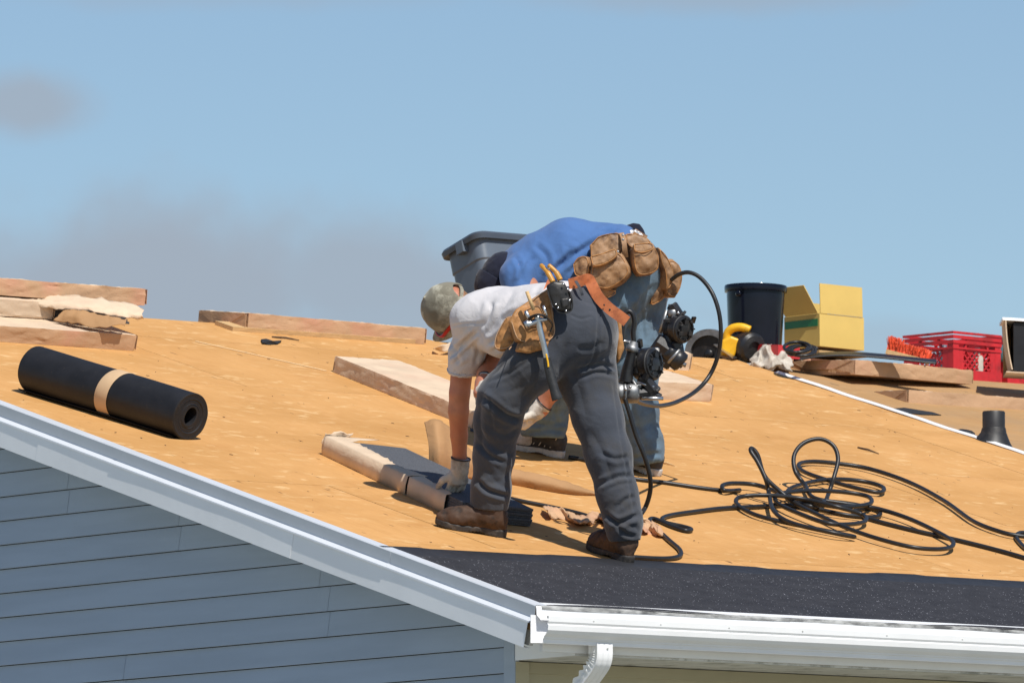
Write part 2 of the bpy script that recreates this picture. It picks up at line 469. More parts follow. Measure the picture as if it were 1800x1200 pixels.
def granule_mat():
    m, nt, b = new_mat('mineral_felt'); g = NB(nt)
    co = g.co((1, 1, 1), rnd=False)
    c = g.mix(g.rng(g.noise(co, 9, 5), 0.3, 0.7), (0.019, 0.019, 0.023), (0.029, 0.029, 0.034))
    fine = g.noise(g.co((1, 0.35, 1), rnd=False), 240, 2, 0.6); c = g.mix(g.rng(fine, 0.5, 0.75), c, (0.048, 0.048, 0.056))
    v = g.N.new('ShaderNodeTexVoronoi'); g.L.new(g.co((1, 0.28, 1), rnd=False), v.inputs['Vector']); v.inputs['Scale'].default_value = 260
    sp = g.math('MULTIPLY', g.rng(g.N.new('ShaderNodeSeparateColor').outputs[0], 2, 3) if False else g.rng(v.outputs['Distance'], 0.22, 0.34, 1, 0), 1.0)
    sep = g.N.new('ShaderNodeSeparateColor'); g.L.new(v.outputs['Color'], sep.inputs[0])
    sp = g.math('MULTIPLY', sp, g.rng(sep.outputs[0], 0.93, 0.965)); c = g.mix(sp, c, (0.5, 0.5, 0.55))
    g.L.new(c, b.inputs['Base Color']); b.inputs['Roughness'].default_value = 0.8; b.inputs['Specular IOR Level'].default_value = 0.3
    g.bump(b, fine, 0.5, 0.002)
    return m
M['granule'] = granule_mat()
M['selvedge'] = simple('felt_selvedge', (0.02, 0.021, 0.026), 0.6, 0.2, 20, 0.2, 120)
M['felt'] = simple('black_felt', (0.011, 0.011, 0.013), 0.55, 0.25, 10, 0.25, 60, spec=0.4, bdist=0.003, dirt=(0.06, 0.05, 0.042), dscale=38, damt=(0.60, 0.85))
def siding_mat(name, col, rough=0.5):
    m, nt, b = new_mat(name); g = NB(nt)
    c = g.mix(g.rng(g.noise(g.co((0.6, 0.6, 6)), 2.0, 5), 0.3, 0.7), tuple(q * 0.95 for q in col), tuple(q * 1.05 for q in col))
    c = g.mix(g.rng(g.noise(g.co((1, 1, 1)), 7, 6, 0.7), 0.55, 0.8, 0, 0.12), c, (col[0] * 0.6, col[1] * 0.57, col[2] * 0.5))
    g.L.new(c, b.inputs['Base Color']); b.inputs['Roughness'].default_value = rough; b.inputs['Specular IOR Level'].default_value = 0.35
    g.bump(b, g.noise(g.co((1, 1.5, 40)), 8, 4), 0.12, 0.002); g.bump(b, g.noise(g.co((1, 1, 1)), 2.5, 2), 0.15, 0.01)
    return m
M['siding'] = siding_mat('blue_grey_vinyl', (0.375, 0.44, 0.52))
M['siding_tan'] = siding_mat('tan_vinyl', (0.47, 0.425, 0.29))
M['white'] = simple('white_aluminium', (0.80, 0.80, 0.80), 0.35, 0.03, 6, 0.08, 8, spec=0.5, dirt=(0.55, 0.53, 0.5), dscale=5, damt=(0.62, 0.85), bdist=0.01)
M['fascia'] = simple('white_fascia_coil', (0.87, 0.88, 0.89), 0.4, 0.03, 3, 0.12, 3, spec=0.4, dirt=(0.55, 0.55, 0.55), dscale=7, damt=(0.68, 0.9), bdist=0.02)
M['dirty'] = simple('tarry_edge', (0.30, 0.30, 0.29), 0.7, 0.5, 40, 0.2, 80, dirt=(0.07, 0.07, 0.07), dscale=30, damt=(0.45, 0.65), stretch=(0.3, 1, 1))
M['soffit'] = simple('soffit_metal', (0.62, 0.62, 0.60), 0.5, 0.1, 10, 0.1, 20, dirt=(0.3, 0.3, 0.27), dscale=9)
M['gap'] = simple('dark_recess', (0.03, 0.03, 0.03), 0.9, 0.1)
M['ground'] = simple('yard', (0.30, 0.295, 0.25), 0.95, 0.25, 0.7, 0.4, 6, dirt=(0.2, 0.2, 0.12), dscale=0.15)
M['rake_metal'] = simple('rake_drip_metal', (0.60, 0.63, 0.67), 0.32, 0.03, 6, 0.1, 6, spec=0.5, bdist=0.01)

# ------------------------------------------------------------------ setting: ground, house
GZ = -4.1
s = 900
g = mk('ground', [(-s, -s, GZ), (s, -s, GZ), (s, s, GZ), (-s, s, GZ)], [(0, 1, 2, 3)], M['ground'], smooth=False, loc=(0, 0, GZ))
g['kind'] = 'structure'

RIDGE, XR, XEND = 6.66, 6.0, 11.0
OW, OE = 0.21, 0.42              # rake and eave overhang to the wall faces
house = thing('house', 'house with blue grey siding, white eaves and a bare plywood roof', 'house', (OW, OE, GZ))
Xv, Vv, Nv = A(1, 0, 0), A(0, CT, ST), RN

def sheet_strip(name, prof, o, u, w, d, mat, parent, side, thick=0.0013):
    prof = np.asarray(prof); m = len(prof); V = [o + u * a + w * b_ for a, b_ in prof] + [o + u * a + w * b_ + d for a, b_ in prof]
    F = [(i, i + 1, m + i + 1, m + i) for i in range(m - 1)]
    ob = mk(name, V, F, mat, parent, smooth=False)
    so = ob.modifiers.new('thickness', 'SOLIDIFY'); so.thickness = thick; so.offset = 0
    return ob
def build_house():
    # ---- roof deck and its plywood sheets
    deck = MB().box(RF(0.004, 0.004, -0.10), Xv * (XEND - 0.004), Vv * (RIDGE - 0.03), Nv * 0.083)
    ro = RF(0, RIDGE, 0)
    bslope = A(0, CT, -ST); bn = A(0, ST, CT)
    deck.box(RF(0.004, RIDGE - 0.02, -0.10), Xv * (XEND - 0.004), bslope * 6.6, bn * 0.085)
    roof = deck.build('roof', M['ply_old'], house)
    rows = [0.0, 1.22, 2.44, 3.66, 4.88, 6.10, RIDGE]
    for r in range(len(rows) - 1):
        v0, v1 = rows[r] + 0.0015, rows[r + 1] - 0.0015
        x = -((r * 1.22 + 0.55) % 2.44)
        while x < XR:
            x0, x1 = max(x, 0.0) + 0.0015, min(x + 2.44, XR) - 0.0015
            lift = random.uniform(0, 0.0012)
            poly = [(x0, v0), (x1, v0), (x1, v1), (x0, v1)]
            if x1 - x0 > 0.05:
                if r == 5 and x0 < 4.1 < x1:     # the sheet at the ridge with its corner cut away
                    poly = [(x0, v0), (x1, v0), (x1, v1), (5.0, v1), (4.85, v0 + 0.17), (4.42, v0 + 0.17), (4.06, v1), (x0, v1)]
                V = [RF(a, b, -0.015) for a, b in poly] + [RF(a, b, lift) for a, b in poly]; n = len(poly)
                F = [tuple(range(n))[::-1], tuple(range(n, 2 * n))] + [(i, (i + 1) % n, n + (i + 1) % n, n + i) for i in range(n)]
                o = mk('plywood_sheet', V, F, M['ply'], roof, smooth=False)
                # give every sheet its own roof-plane frame so grain runs along it
                inv = Matrix(((1, 0, 0), (0, CT, -ST), (0, ST, CT))).to_4x4()
                o.data.transform(inv.inverted() @ Matrix.Translation(WM[house].translation)); o.matrix_local = Matrix.Translation(-WM[house].translation) @ inv
            x += 2.44
    # black felt showing at the ridge where the sheet is cut
    q = MB().box(RF(4.0, 6.25, -0.016), Xv * 1.1, Vv * 0.40, Nv * 0.005); q.build('ridge_felt', M['felt'], roof)
    # lower right hand roof part, a step below, with dustier sheets
    for r in range(6):
        v0, v1 = rows[r] + 0.0015, rows[r + 1] - 0.0015
        x = XR + 0.04 - (r % 2) * 1.22
        while x < XEND:
            x0, x1 = max(x, XR + 0.004) + 0.0015, min(x + 2.44, XEND) - 0.0015
            if x1 - x0 > 0.05:
                o = MB().box(A(x0, v0, -0.028), A(x1 - x0, 0, 0), A(0, v1 - v0, 0), A(0, 0, 0.012)).v
                o = mk('plywood_sheet', [RF(*c) for c in o], [(0, 3, 2, 1), (4, 5, 6, 7), (0, 1, 5, 4), (1, 2, 6, 5), (2, 3, 7, 6), (3, 0, 4, 7)], M['ply_old'], roof, smooth=False)
                inv = Matrix(((1, 0, 0), (0, CT, -ST), (0, ST, CT))).to_4x4()
                o.data.transform(inv.inverted() @ Matrix.Translation(WM[house].translation)); o.matrix_local = Matrix.Translation(-WM[house].translation) @ inv
            x += 2.44
    # white edge metal along the right rake of the near roof
    V = []; F = []
    n = 60
    for i in range(n + 1):
        v = 0.1 + (RIDGE - 0.32 - 0.1) * i / n; w = 0.004 * math.sin(i * 1.7) + 0.003 * math.sin(i * 0.61)
        for (dx, h) in ((-0.018 + w, 0.0035), (-0.018 + w, 0.006), (0.012 + w, 0.012), (0.014 + w, -0.03)): V.append(RF(XR + dx, v, h + 0.0015 * math.sin(i * 0.9)))
    for i in range(n):
        for k in range(3): F.append((i * 4 + k, i * 4 + k + 1, i * 4 + 5 + k, i * 4 + 4 + k))
    mk('edge_metal', V, F, M['white'], roof, smooth=False)
    # ---- mineral felt strip at the eave
    n = 90; V = []; F = []
    for i in range(n + 1):
        x = -0.006 + (XR - 0.1) * i / n
        top = 1.085 + 0.010 * math.sin(x * 2.1 + 0.4) + 0.006 * math.sin(x * 5.3)
        bot = -0.004 + 0.004 * math.sin(x * 7) + (0.010 if 1.42 < x < 1.75 else 0)
        for v in (bot, 0.0, 0.3, 0.6, 0.93, top):
            V.append(RF(x, max(v, bot) , 0.0045 + 0.0012 * math.sin(x * 3.3 + v * 4) + (0.004 if v == top and (i % 13) < 4 else 0)))
    for i in range(n):
        for k in range(5): F.append((i * 6 + k, (i + 1) * 6 + k, (i + 1) * 6 + k + 1, i * 6 + k + 1))
    fe = mk('starter_felt', V, F, [M['granule'], M['selvedge']], roof, smooth=True)
    for p_ in fe.data.polygons:
        if p_.index % 5 == 4: p_.material_index = 1
    inv = Matrix(((1, 0, 0), (0, CT, -ST), (0, ST, CT))).to_4x4()
    fe.data.transform(inv.inverted() @ Matrix.Translation(WM[house].translation)); fe.matrix_local = Matrix.Translation(-WM[house].translation) @ inv
    so = fe.modifiers.new('thickness', 'SOLIDIFY'); so.thickness = 0.0025; so.offset = -1
    tag(fe, 'dark speckled mineral felt strip along the eave')

    # ---- rake: drip edge pieces and fascia pieces
    Hv = Nv
    drip = [(0.048, 0.0062), (-0.0055, 0.0062), (-0.0085, 0.002), (-0.002, -0.044), (-0.003, -0.049), (-0.0245, -0.0605), (-0.0255, -0.0655), (-0.013, -0.0675)]
    fas = [(-0.0212, -0.066), (-0.0212, -0.168), (0.010, -0.170)]
    rake = None
    joints = [-0.004, 1.02, 3.03, 6.62]
    for i in range(3):
        a, b_ = joints[i], joints[i + 1]; lap = 0.0016 * (i % 2) 
        sheet_strip('drip_edge', [(x - lap, h) for x, h in drip], RF(0, a - (0.02 if i else 0), 0), Xv, Hv, Vv * (b_ - a + (0.02 if i else 0)), M['rake_metal'], house, -1)
    for i, (a, b_) in enumerate(((0.012, 1.69), (1.66, 3.60), (3.57, 6.62))):
        lap = 0.0018 * (i % 2)
        # slightly wavy bent sheet
        V = []; F = []; n = 24
        for k in range(n + 1):
            v = a + (b_ - a) * k / n
            wv = 0.0007 * math.sin(v * 3.1 + i) + 0.0003 * math.sin(v * 9 + 2 * i)
            for j, (x, h) in enumerate(fas): V.append(RF(x - lap - (wv if j < 2 else 0), v, h + (0.0015 * math.sin(v * 3) if j == 1 else 0)))
        for k in range(n):
            for j in range(2): F.append((k * 3 + j, k * 3 + j + 1, k * 3 + 4 + j, k * 3 + 3 + j))
        o = mk('rake_fascia', V, [f[::-1] for f in F], M['fascia'], house, smooth=False)
        sm = o.modifiers.new('thickness', 'SOLIDIFY'); sm.thickness = 0.0012; sm.offset = -1
    # timber behind the rake metal and rake soffit
    MB().box(RF(0.016, 0.03, -0.163), Xv * 0.02, Vv * (RIDGE - 0.05), Nv * 0.06).build('rake_board', M['soffit'], house)
    MB().box(RF(0.021, 0.06, -0.160), Xv * (OW - 0.0), Vv * (RIDGE - 0.1), Nv * 0.012).build('rake_soffit', M['soffit'], house)

    # ---- gable wall: backing and individual double-course vinyl panels
    zt = lambda y: y * math.tan(TH) - 0.163 / CT          # underside of the rake soffit at the wall
    yr = RIDGE * CT
    back = mk('gable_wall', [(OW + 0.02, OE + 0.02, GZ), (OW + 0.02, 2 * yr - OE, GZ), (OW + 0.02, 2 * yr - OE, zt(OE)), (OW + 0.02, yr, zt(yr)), (OW + 0.02, OE + 0.02, zt(OE) + 0.005),
                             (OW + 0.3, OE + 0.02, GZ), (OW + 0.3, 2 * yr - OE, GZ), (OW + 0.3, 2 * yr - OE, zt(OE)), (OW + 0.3, yr, zt(yr)), (OW + 0.3, OE + 0.02, zt(OE) + 0.005)],
              [(0, 1, 2, 3, 4), (9, 8, 7, 6, 5), (0, 5, 6, 1), (1, 6, 7, 2), (2, 7, 8, 3), (3, 8, 9, 4), (4, 9, 5, 0)], M['gap'], house, smooth=False)
    EXPO = 0.1035
    # the visible course lines: anchor one to the picture (line through pixel (0,1169) on the wall plane)
    def wall_pt(px, py):
        r = ray(px, py); k = (OW - CPOS[0]) / r[0]; return CPOS + r * k
    z0 = wall_pt(0, 1169)[2]
    def course_poly(zb, zc, ya, yb):
        """clip a course between heights zb..zc, ya..yb under the soffit line"""
        P4 = [(ya, zb), (yb, zb), (yb, zc), (ya, zc)]; out = []
        f = lambda q: zt(q[0]) + 0.004 - q[1]
        for i in range(4):
            a, b_ = P4[i], P4[(i + 1) % 4]; fa, fb = f(a), f(b_)
            if fa >= 0: out.append(a)
            if (fa >= 0) != (fb >= 0):
                t = fa / (fa - fb); out.append((a[0] + (b_[0] - a[0]) * t, a[1] + (b_[1] - a[1]) * t))
        return out
    joint_px = {}
    seams = [(120, 869), (316, 957), (578, 1117)]
    seam = [wall_pt(*q) for q in seams]
    k0 = -14
    for k in range(k0, 16, 2):
        zb = z0 + k * EXPO
        if zb > zt(yr) : break
        js = [q[1] for q in seam if zb - 0.02 < q[2] < zb + 2 * EXPO - 0.02]
        base = js[0] if js else OE + 0.9 + ((k * 1.37) % 2.3)
        ys = [OE + 0.062]
        y = base
        while y - 3.2 > OE + 0.3: y -= 3.2
        while y < yr + 3.5: ys.append(y); y += 3.2
        ys.append(yr + 3.6)
        for a, b_ in zip(ys[:-1], ys[1:]):
            if a > yr + 3.5: continue
            V = []; F = []
            for c in range(2):
                z1 = zb + c * EXPO; z2 = z1 + EXPO
                top = course_poly(z1, z2 - 0.0036, a + 0.0007, b_ + 0.012)
                if len(top) < 3: continue
                n = len(V)
                for (y_, z_) in top:
                    t = (z_ - z1) / EXPO; wob = 0.0012 * math.sin(y_ * 2.7 + k)
                    V.append((OW - 0.0055 + 0.016 * t + wob - 0.0012 * (ys.index(a) % 2), y_, z_))
                F.append(tuple(range(n, n + len(top)))[::-1])
                # butt underside
                if top[0][1] < z1 + 1e-6:
                    e = [q for q in top if q[1] < z1 + 1e-6]
                    y1, y2 = min(q[0] for q in e), max(q[0] for q in e); m = len(V)
                    V += [(OW - 0.0055, y1, z1), (OW - 0.0055, y2, z1), (OW - 0.0045, y2, z1 - 0.001), (OW - 0.0045, y1, z1 - 0.001), (OW + 0.019, y2, z1 + 0.0005), (OW + 0.019, y1, z1 + 0.0005)]
                    F += [(m, m + 1, m + 2, m + 3), (m + 3, m + 2, m + 4, m + 5)]
            if V: mk('siding_board', V, F, M['siding'], back, smooth=False)
    # corner post
    cp = MB()
    cp.box(A(OW - 0.012, OE - 0.012, GZ), A(0, 0.075, 0), A(0.02, 0, 0), A(0, 0, zt(OE) - GZ - 0.0))
    cp.build('corner_trim', M['siding'], house)
    # ---- front wall
    fw = MB().box(A(OW + 0.301, OE + 0.02, GZ), A(XEND - OW - 0.31, 0, 0), A(0, 0.25, 0), A(0, 0, -0.19 - GZ)).build('front_wall', M['gap'], house)
    z = -0.20; i = 0
    zb0 = -0.335
    for k in range(-8, 2):
        zb = zb0 + k * 0.105
        x = OW + 0.012
        while x < XEND - 0.2:
            x1 = min(x + 3.1 + (k % 3) * 0.4, XEND)
            zt_ = min(zb + 0.105, -0.186)
            if zt_ - zb > 0.01:
                V = [(x, OE - 0.002, zb), (x1, OE - 0.002, zb), (x1, OE + 0.008, zt_), (x, OE + 0.008, zt_), (x, OE + 0.012, zb - 0.003), (x1, OE + 0.012, zb - 0.003)]
                mk('siding_board', V, [(0, 1, 2, 3), (4, 5, 1, 0)], M['siding_tan'], fw, smooth=False)
            x = x1 + 0.001
    MB().box(A(OW - 0.009, OE - 0.014, GZ), A(0.065, 0, 0), A(0, 0.012, 0), A(0, 0, -0.188 - GZ)).build('corner_trim', M['siding_tan'], house)
    # ---- eave: fascia board, drip edge, soffit
    MB().box(A(0.03, 0.0, -0.175), A(XEND, 0, 0), A(0, 0.02, 0), A(0, 0, 0.145)).build('eave_fascia', M['white'], house)
    MB().box(A(OW - 0.005, 0.021, -0.183), A(XEND, 0, 0), A(0, OE + 0.03, 0), A(0, 0, 0.008)).build('eave_soffit', M['soffit'], house)
    MB().box(A(OW - 0.012, 0.021, -0.1835), A(0.006, 0, 0), A(0, OE - 0.03, 0), A(0, 0, 0.10)).build('cornice_return', M['fascia'], house)
    ed = [(0.05, 0.0052), (-0.004, 0.0038), (-0.0075, -0.006), (-0.009, -0.032), (-0.032, -0.042), (-0.033, -0.046)]
    def prof_eave(a, lap):
        return [(y + lap, z) for y, z in a]
    x = -0.006
    for i, L in enumerate((1.28, 2.9, 2.9, 3.8)):
        sheet_strip('drip_edge', [(y * 1.0 - 0.0012 * (i % 2), z + y * math.tan(TH)) for y, z in ed], A(x - (0.02 if i else 0), 0, 0), A(0, 1, 0), A(0, 0, 1), A(L, 0, 0), M['white'], house, 1)
        x += L - 0.001
    # tarry dirty band on the bend of the drip edge
    V = []; F = []; n = 120
    for i in range(n + 1):
        x = 0.02 + 4.5 * i / n; w = 0.008 + 0.0015 * math.sin(i * 0.31)
        V += [(x, -0.0050, 0.0052), (x, -0.0092, -0.004), (x, -0.0100, -0.004 - w)]
    for i in range(n):
        for k in range(2): F.append((i * 3 + k, i * 3 + k + 1, i * 3 + 4 + k, i * 3 + 3 + k))
    mk('tar_smear', V, F, M['dirty'], house, smooth=False)
    # ---- gutter: K profile sheet, open at its left end
    gz = -0.046
    K = [(-0.0015, 0.012), (-0.0015, -0.098), (-0.078, -0.102), (-0.082, -0.086), (-0.0865, -0.084), (-0.0885, -0.079), (-0.104, -0.066), (-0.114, -0.053), (-0.117, -0.034),
         (-0.112, -0.0295), (-0.118, -0.020), (-0.1195, 0.0), (-0.110, 0.0025), (-0.108, -0.008)]
    gut = sheet_strip('gutter', K, A(-0.030, 0, gz), A(0, 1, 0), A(0, 0, 1), A(XEND, 0, 0), M['white'], house, 1)
    for i, xs in enumerate((0.19, 0.52, 0.86, 1.23, 1.66, 2.05, 2.5, 2.96, 3.4)):
        mb = MB(); mb.add(*lathe(A(xs, -0.1185, gz - 0.010), A(0, -1, 0.06), [(0.0035, 0), (0.0035, 0.002), (0.0015, 0.0032)], 10))
        mb.build('screw', M['soffit'], gut, smooth=True)
    # ---- downspout: corrugated outlet and elbow turning back to the wall
    cx = 0.27
    path = [A(cx, -0.058, gz - 0.095), A(cx, -0.058, -0.178), A(cx, -0.054, -0.198), A(cx, -0.038, -0.222), A(cx, 0.02, -0.268), A(cx, 0.14, -0.355), A(cx, 0.27, -0.45), A(cx, 0.335, -0.51), A(cx, 0.355, -0.60), A(cx, 0.355, GZ + 0.1)]
    pts = np.concatenate([np.linspace(path[0], path[1], 8)[:-1], catmull(path[1:9], 16)[:-1], np.linspace(path[8], path[9], 4)])
    T = np.gradient(pts, axis=0); T /= np.linalg.norm(T, axis=1)[:, None]
    sec = []
    hw, hd = 0.0385, 0.028
    for (a, b_, cnt) in (((-1, -1), (1, -1), 14), ((1, -1), (1, 1), 10), ((1, 1), (-1, 1), 14), ((-1, 1), (-1, -1), 10)):
        for k in range(cnt):
            t = k / cnt; rib = 0.0018 * (1 - math.cos(2 * math.pi * t * (3 if cnt == 14 else 2)))
            x = a[0] + (b_[0] - a[0]) * t; y = a[1] + (b_[1] - a[1]) * t
            sec.append((x * hw - (rib * a[0] if a[0] == b_[0] else 0), y * hd - (rib * a[1] if a[1] == b_[1] else 0)))
    ns = len(sec); V = []; F = []
    for i, q in enumerate(pts):
        n_ = unit(np.cross(T[i], A(1, 0, 0)))           # across, in the plane of the bend
        arc = 7 < i < 92
        for (x, y) in sec:
            cr = 0.0
            if arc and 8 <= i <= 66: cr = 0.008 * (0.5 - 0.5 * math.cos(i * 2 * math.pi / 6)) * min(1, max(0, (y + hd * 0.75) / (1.2 * hd)))   # crimps towards the inside of the bend
            V.append(q + A(1, 0, 0) * (x - math.copysign(cr, x) * 0.8) - n_ * (y - cr))
    for i in range(len(pts) - 1):
        for k in range(ns):
            F.append((i * ns + k, i * ns + (k + 1) % ns, (i + 1) * ns + (k + 1) % ns, (i + 1) * ns + k))
    dn = mk('downspout', V, F, M['white'], house, smooth=True, angle=35)
    mb = MB(); mb.add(*lathe(A(cx + 0.012, -0.0875, gz - 0.112), A(0, -1, 0), [(0.004, 0), (0.004, 0.002), (0.002, 0.003)], 10)); mb.build('screw', M['soffit'], dn, smooth=True)
build_house()

# ------------------------------------------------------------------ more materials
def paper_mat(name, col, pink=0.25, grime=0.2):
    m, nt, b = new_mat(name); g = NB(nt); co = g.co()
    c = g.mix(g.rng(g.noise(co, 5, 5), 0.3, 0.7), tuple(q * 0.9 for q in col), tuple(min(1, q * 1.07) for q in col))
    c = g.mix(g.rng(g.noise(co, 2.3, 4, 0.6), 0.52, 0.72, 0, pink), c, (0.60, 0.27, 0.19))
    c = g.mix(g.rng(g.noise(g.co((1, 1, 3)), 7, 6, 0.7), 0.55, 0.8, 0, grime), c, (0.22, 0.14, 0.09))
    g.L.new(c, b.inputs['Base Color']); b.inputs['Roughness'].default_value = 0.75; b.inputs['Specular IOR Level'].default_value = 0.25
    n1 = g.noise(g.co((1, 1, 1.6)), 6.5, 3, 0.5, 1.8); n2 = g.N.new('ShaderNodeTexVoronoi'); n2.feature = 'DISTANCE_TO_EDGE'; n2.inputs['Scale'].default_value = 11; g.L.new(g.co((1, 1, 1.6)), n2.inputs['Vector'])
    g.bump(b, n1, 0.28, 0.014); g.bump(b, g.noise(g.co((1, 1, 1.4)), 24, 3, 0.5, 1.2), 0.12, 0.004); g.bump(b, g.rng(n2.outputs['Distance'], 0, 0.06), 0.08, 0.003)
    return m
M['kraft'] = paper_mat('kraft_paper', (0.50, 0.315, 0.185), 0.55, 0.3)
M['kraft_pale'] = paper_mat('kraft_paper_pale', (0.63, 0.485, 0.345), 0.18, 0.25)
M['kraft_in_shade'] = paper_mat('kraft_paper_inside_shade', (0.38, 0.215, 0.10), 0.05, 0.3)  # inner paper, darkened further to carry the worker's shadow on the curl
M['shingle'] = simple('shingle_granules', (0.075, 0.08, 0.092), 0.85, 0.35, 160, 0.6, 220, bdist=0.002)
M['band'] = simple('paper_band', (0.56, 0.38, 0.22), 0.8, 0.06, 8, 0.05, 30)
M['rubber'] = simple('black_rubber_hose', (0.016, 0.016, 0.017), 0.42, 0.2, 30, 0.1, 60, spec=0.45)
M['tote'] = simple('grey_tote_plastic', (0.105, 0.13, 0.165), 0.42, 0.08, 6, 0.06, 40, spec=0.5, dirt=(0.14, 0.14, 0.14), dscale=8, damt=(0.6, 0.85))
M['tote_lip'] = simple('grey_tote_rim', (0.06, 0.075, 0.10), 0.38, 0.1, 8, 0.06, 40)
M['bucket'] = simple('glossy_black_bucket', (0.006, 0.008, 0.016), 0.13, 0.15, 8, 0.03, 12, spec=0.22, bdist=0.01)
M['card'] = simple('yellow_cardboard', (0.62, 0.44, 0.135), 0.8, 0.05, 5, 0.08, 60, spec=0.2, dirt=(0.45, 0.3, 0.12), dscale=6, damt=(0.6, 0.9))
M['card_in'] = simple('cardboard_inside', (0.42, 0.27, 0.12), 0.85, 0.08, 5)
M['green'] = simple('green_tape', (0.01, 0.16, 0.045), 0.4, 0.1)
M['crate'] = simple('red_crate_plastic', (0.55, 0.022, 0.028), 0.4, 0.12, 12, 0.05, 60, spec=0.4, dirt=(0.30, 0.02, 0.02), dscale=9)
M['orange'] = simple('orange_bristle', (0.75, 0.09, 0.03), 0.6, 0.2, 40)
M['wood'] = simple('pale_wood', (0.55, 0.36, 0.17), 0.7, 0.15, 20, 0.1, 60, stretch=(1, 6, 6))
M['lath'] = simple('fresh_lath', (0.72, 0.50, 0.26), 0.8, 0.08, 20)
M['steel'] = simple('worn_steel', (0.55, 0.55, 0.56), 0.32, 0.1, 30, 0.05, 80, metal=1.0)
M['chrome'] = simple('bright_steel', (0.75, 0.75, 0.76), 0.2, 0.05, 30, metal=1.0)
M['alu'] = simple('cast_aluminium', (0.27, 0.275, 0.28), 0.5, 0.2, 30, 0.1, 90, metal=0.9)
M['black'] = simple('black_plastic', (0.012, 0.012, 0.014), 0.38, 0.3, 25, 0.1, 60, dirt=(0.05, 0.045, 0.04), dscale=20, damt=(0.5, 0.8))
M['yellow'] = simple('yellow_tool_plastic', (0.78, 0.42, 0.012), 0.42, 0.08, 20, dirt=(0.35, 0.2, 0.03), dscale=25, damt=(0.55, 0.8))
M['pipe'] = simple('black_vent_pipe', (0.018, 0.018, 0.019), 0.5, 0.25, 14, 0.1, 30, dirt=(0.06, 0.055, 0.05), dscale=10)
M['rag'] = simple('pale_rag', (0.50, 0.455, 0.395), 0.9, 0.1, 14, 0.5, 50, spec=0.1, dirt=(0.30, 0.25, 0.2), dscale=16, damt=(0.5, 0.75))
M['redbox'] = simple('red_plastic', (0.5, 0.03, 0.035), 0.45, 0.1, 12)
M['glass'] = simple('teal_glass', (0.10, 0.22, 0.26), 0.15, 0.1, 8)
M['scrap'] = simple('dark_piece', (0.016, 0.018, 0.022), 0.7, 0.2, 20)
M['chip'] = simple('wood_chip', (0.10, 0.06, 0.035), 0.9, 0.3, 40)

# ------------------------------------------------------------------ shingle bundles
def grid_box(L, Wd, T, nl, nw, nt_, rnd):
    """welded subdivided box with rounded edges, x 0..L, y 0..Wd, z 0..T"""
    idx = {}; V = []; F = []
    def vid(i, j, k):
        key = (i, j, k)
        if key not in idx:
            p = A(L * i / nl, Wd * j / nw, T * k / nt_); c = np.clip(p, rnd, A(L, Wd, T) - rnd); d = p - c; n = np.linalg.norm(d)
            idx[key] = len(V); V.append(c + (d / n * rnd if n > rnd else d))
        return idx[key]
    for i in range(nl):
        for j in range(nw):
            F.append((vid(i, j, 0), vid(i, j + 1, 0), vid(i + 1, j + 1, 0), vid(i + 1, j, 0)))
            F.append((vid(i, j, nt_), vid(i + 1, j, nt_), vid(i + 1, j + 1, nt_), vid(i, j + 1, nt_)))
    for i in range(nl):
        for k in range(nt_):
            F.append((vid(i, 0, k), vid(i + 1, 0, k), vid(i + 1, 0, k + 1), vid(i, 0, k + 1)))
            F.append((vid(i, nw, k), vid(i, nw, k + 1), vid(i + 1, nw, k + 1), vid(i + 1, nw, k)))
    for j in range(nw):
        for k in range(nt_):
            F.append((vid(0, j, k), vid(0, j, k + 1), vid(0, j + 1, k + 1), vid(0, j + 1, k)))
            F.append((vid(nl, j, k), vid(nl, j + 1, k), vid(nl, j + 1, k + 1), vid(nl, j, k + 1)))
    return np.array(V), F
SEED = [0]
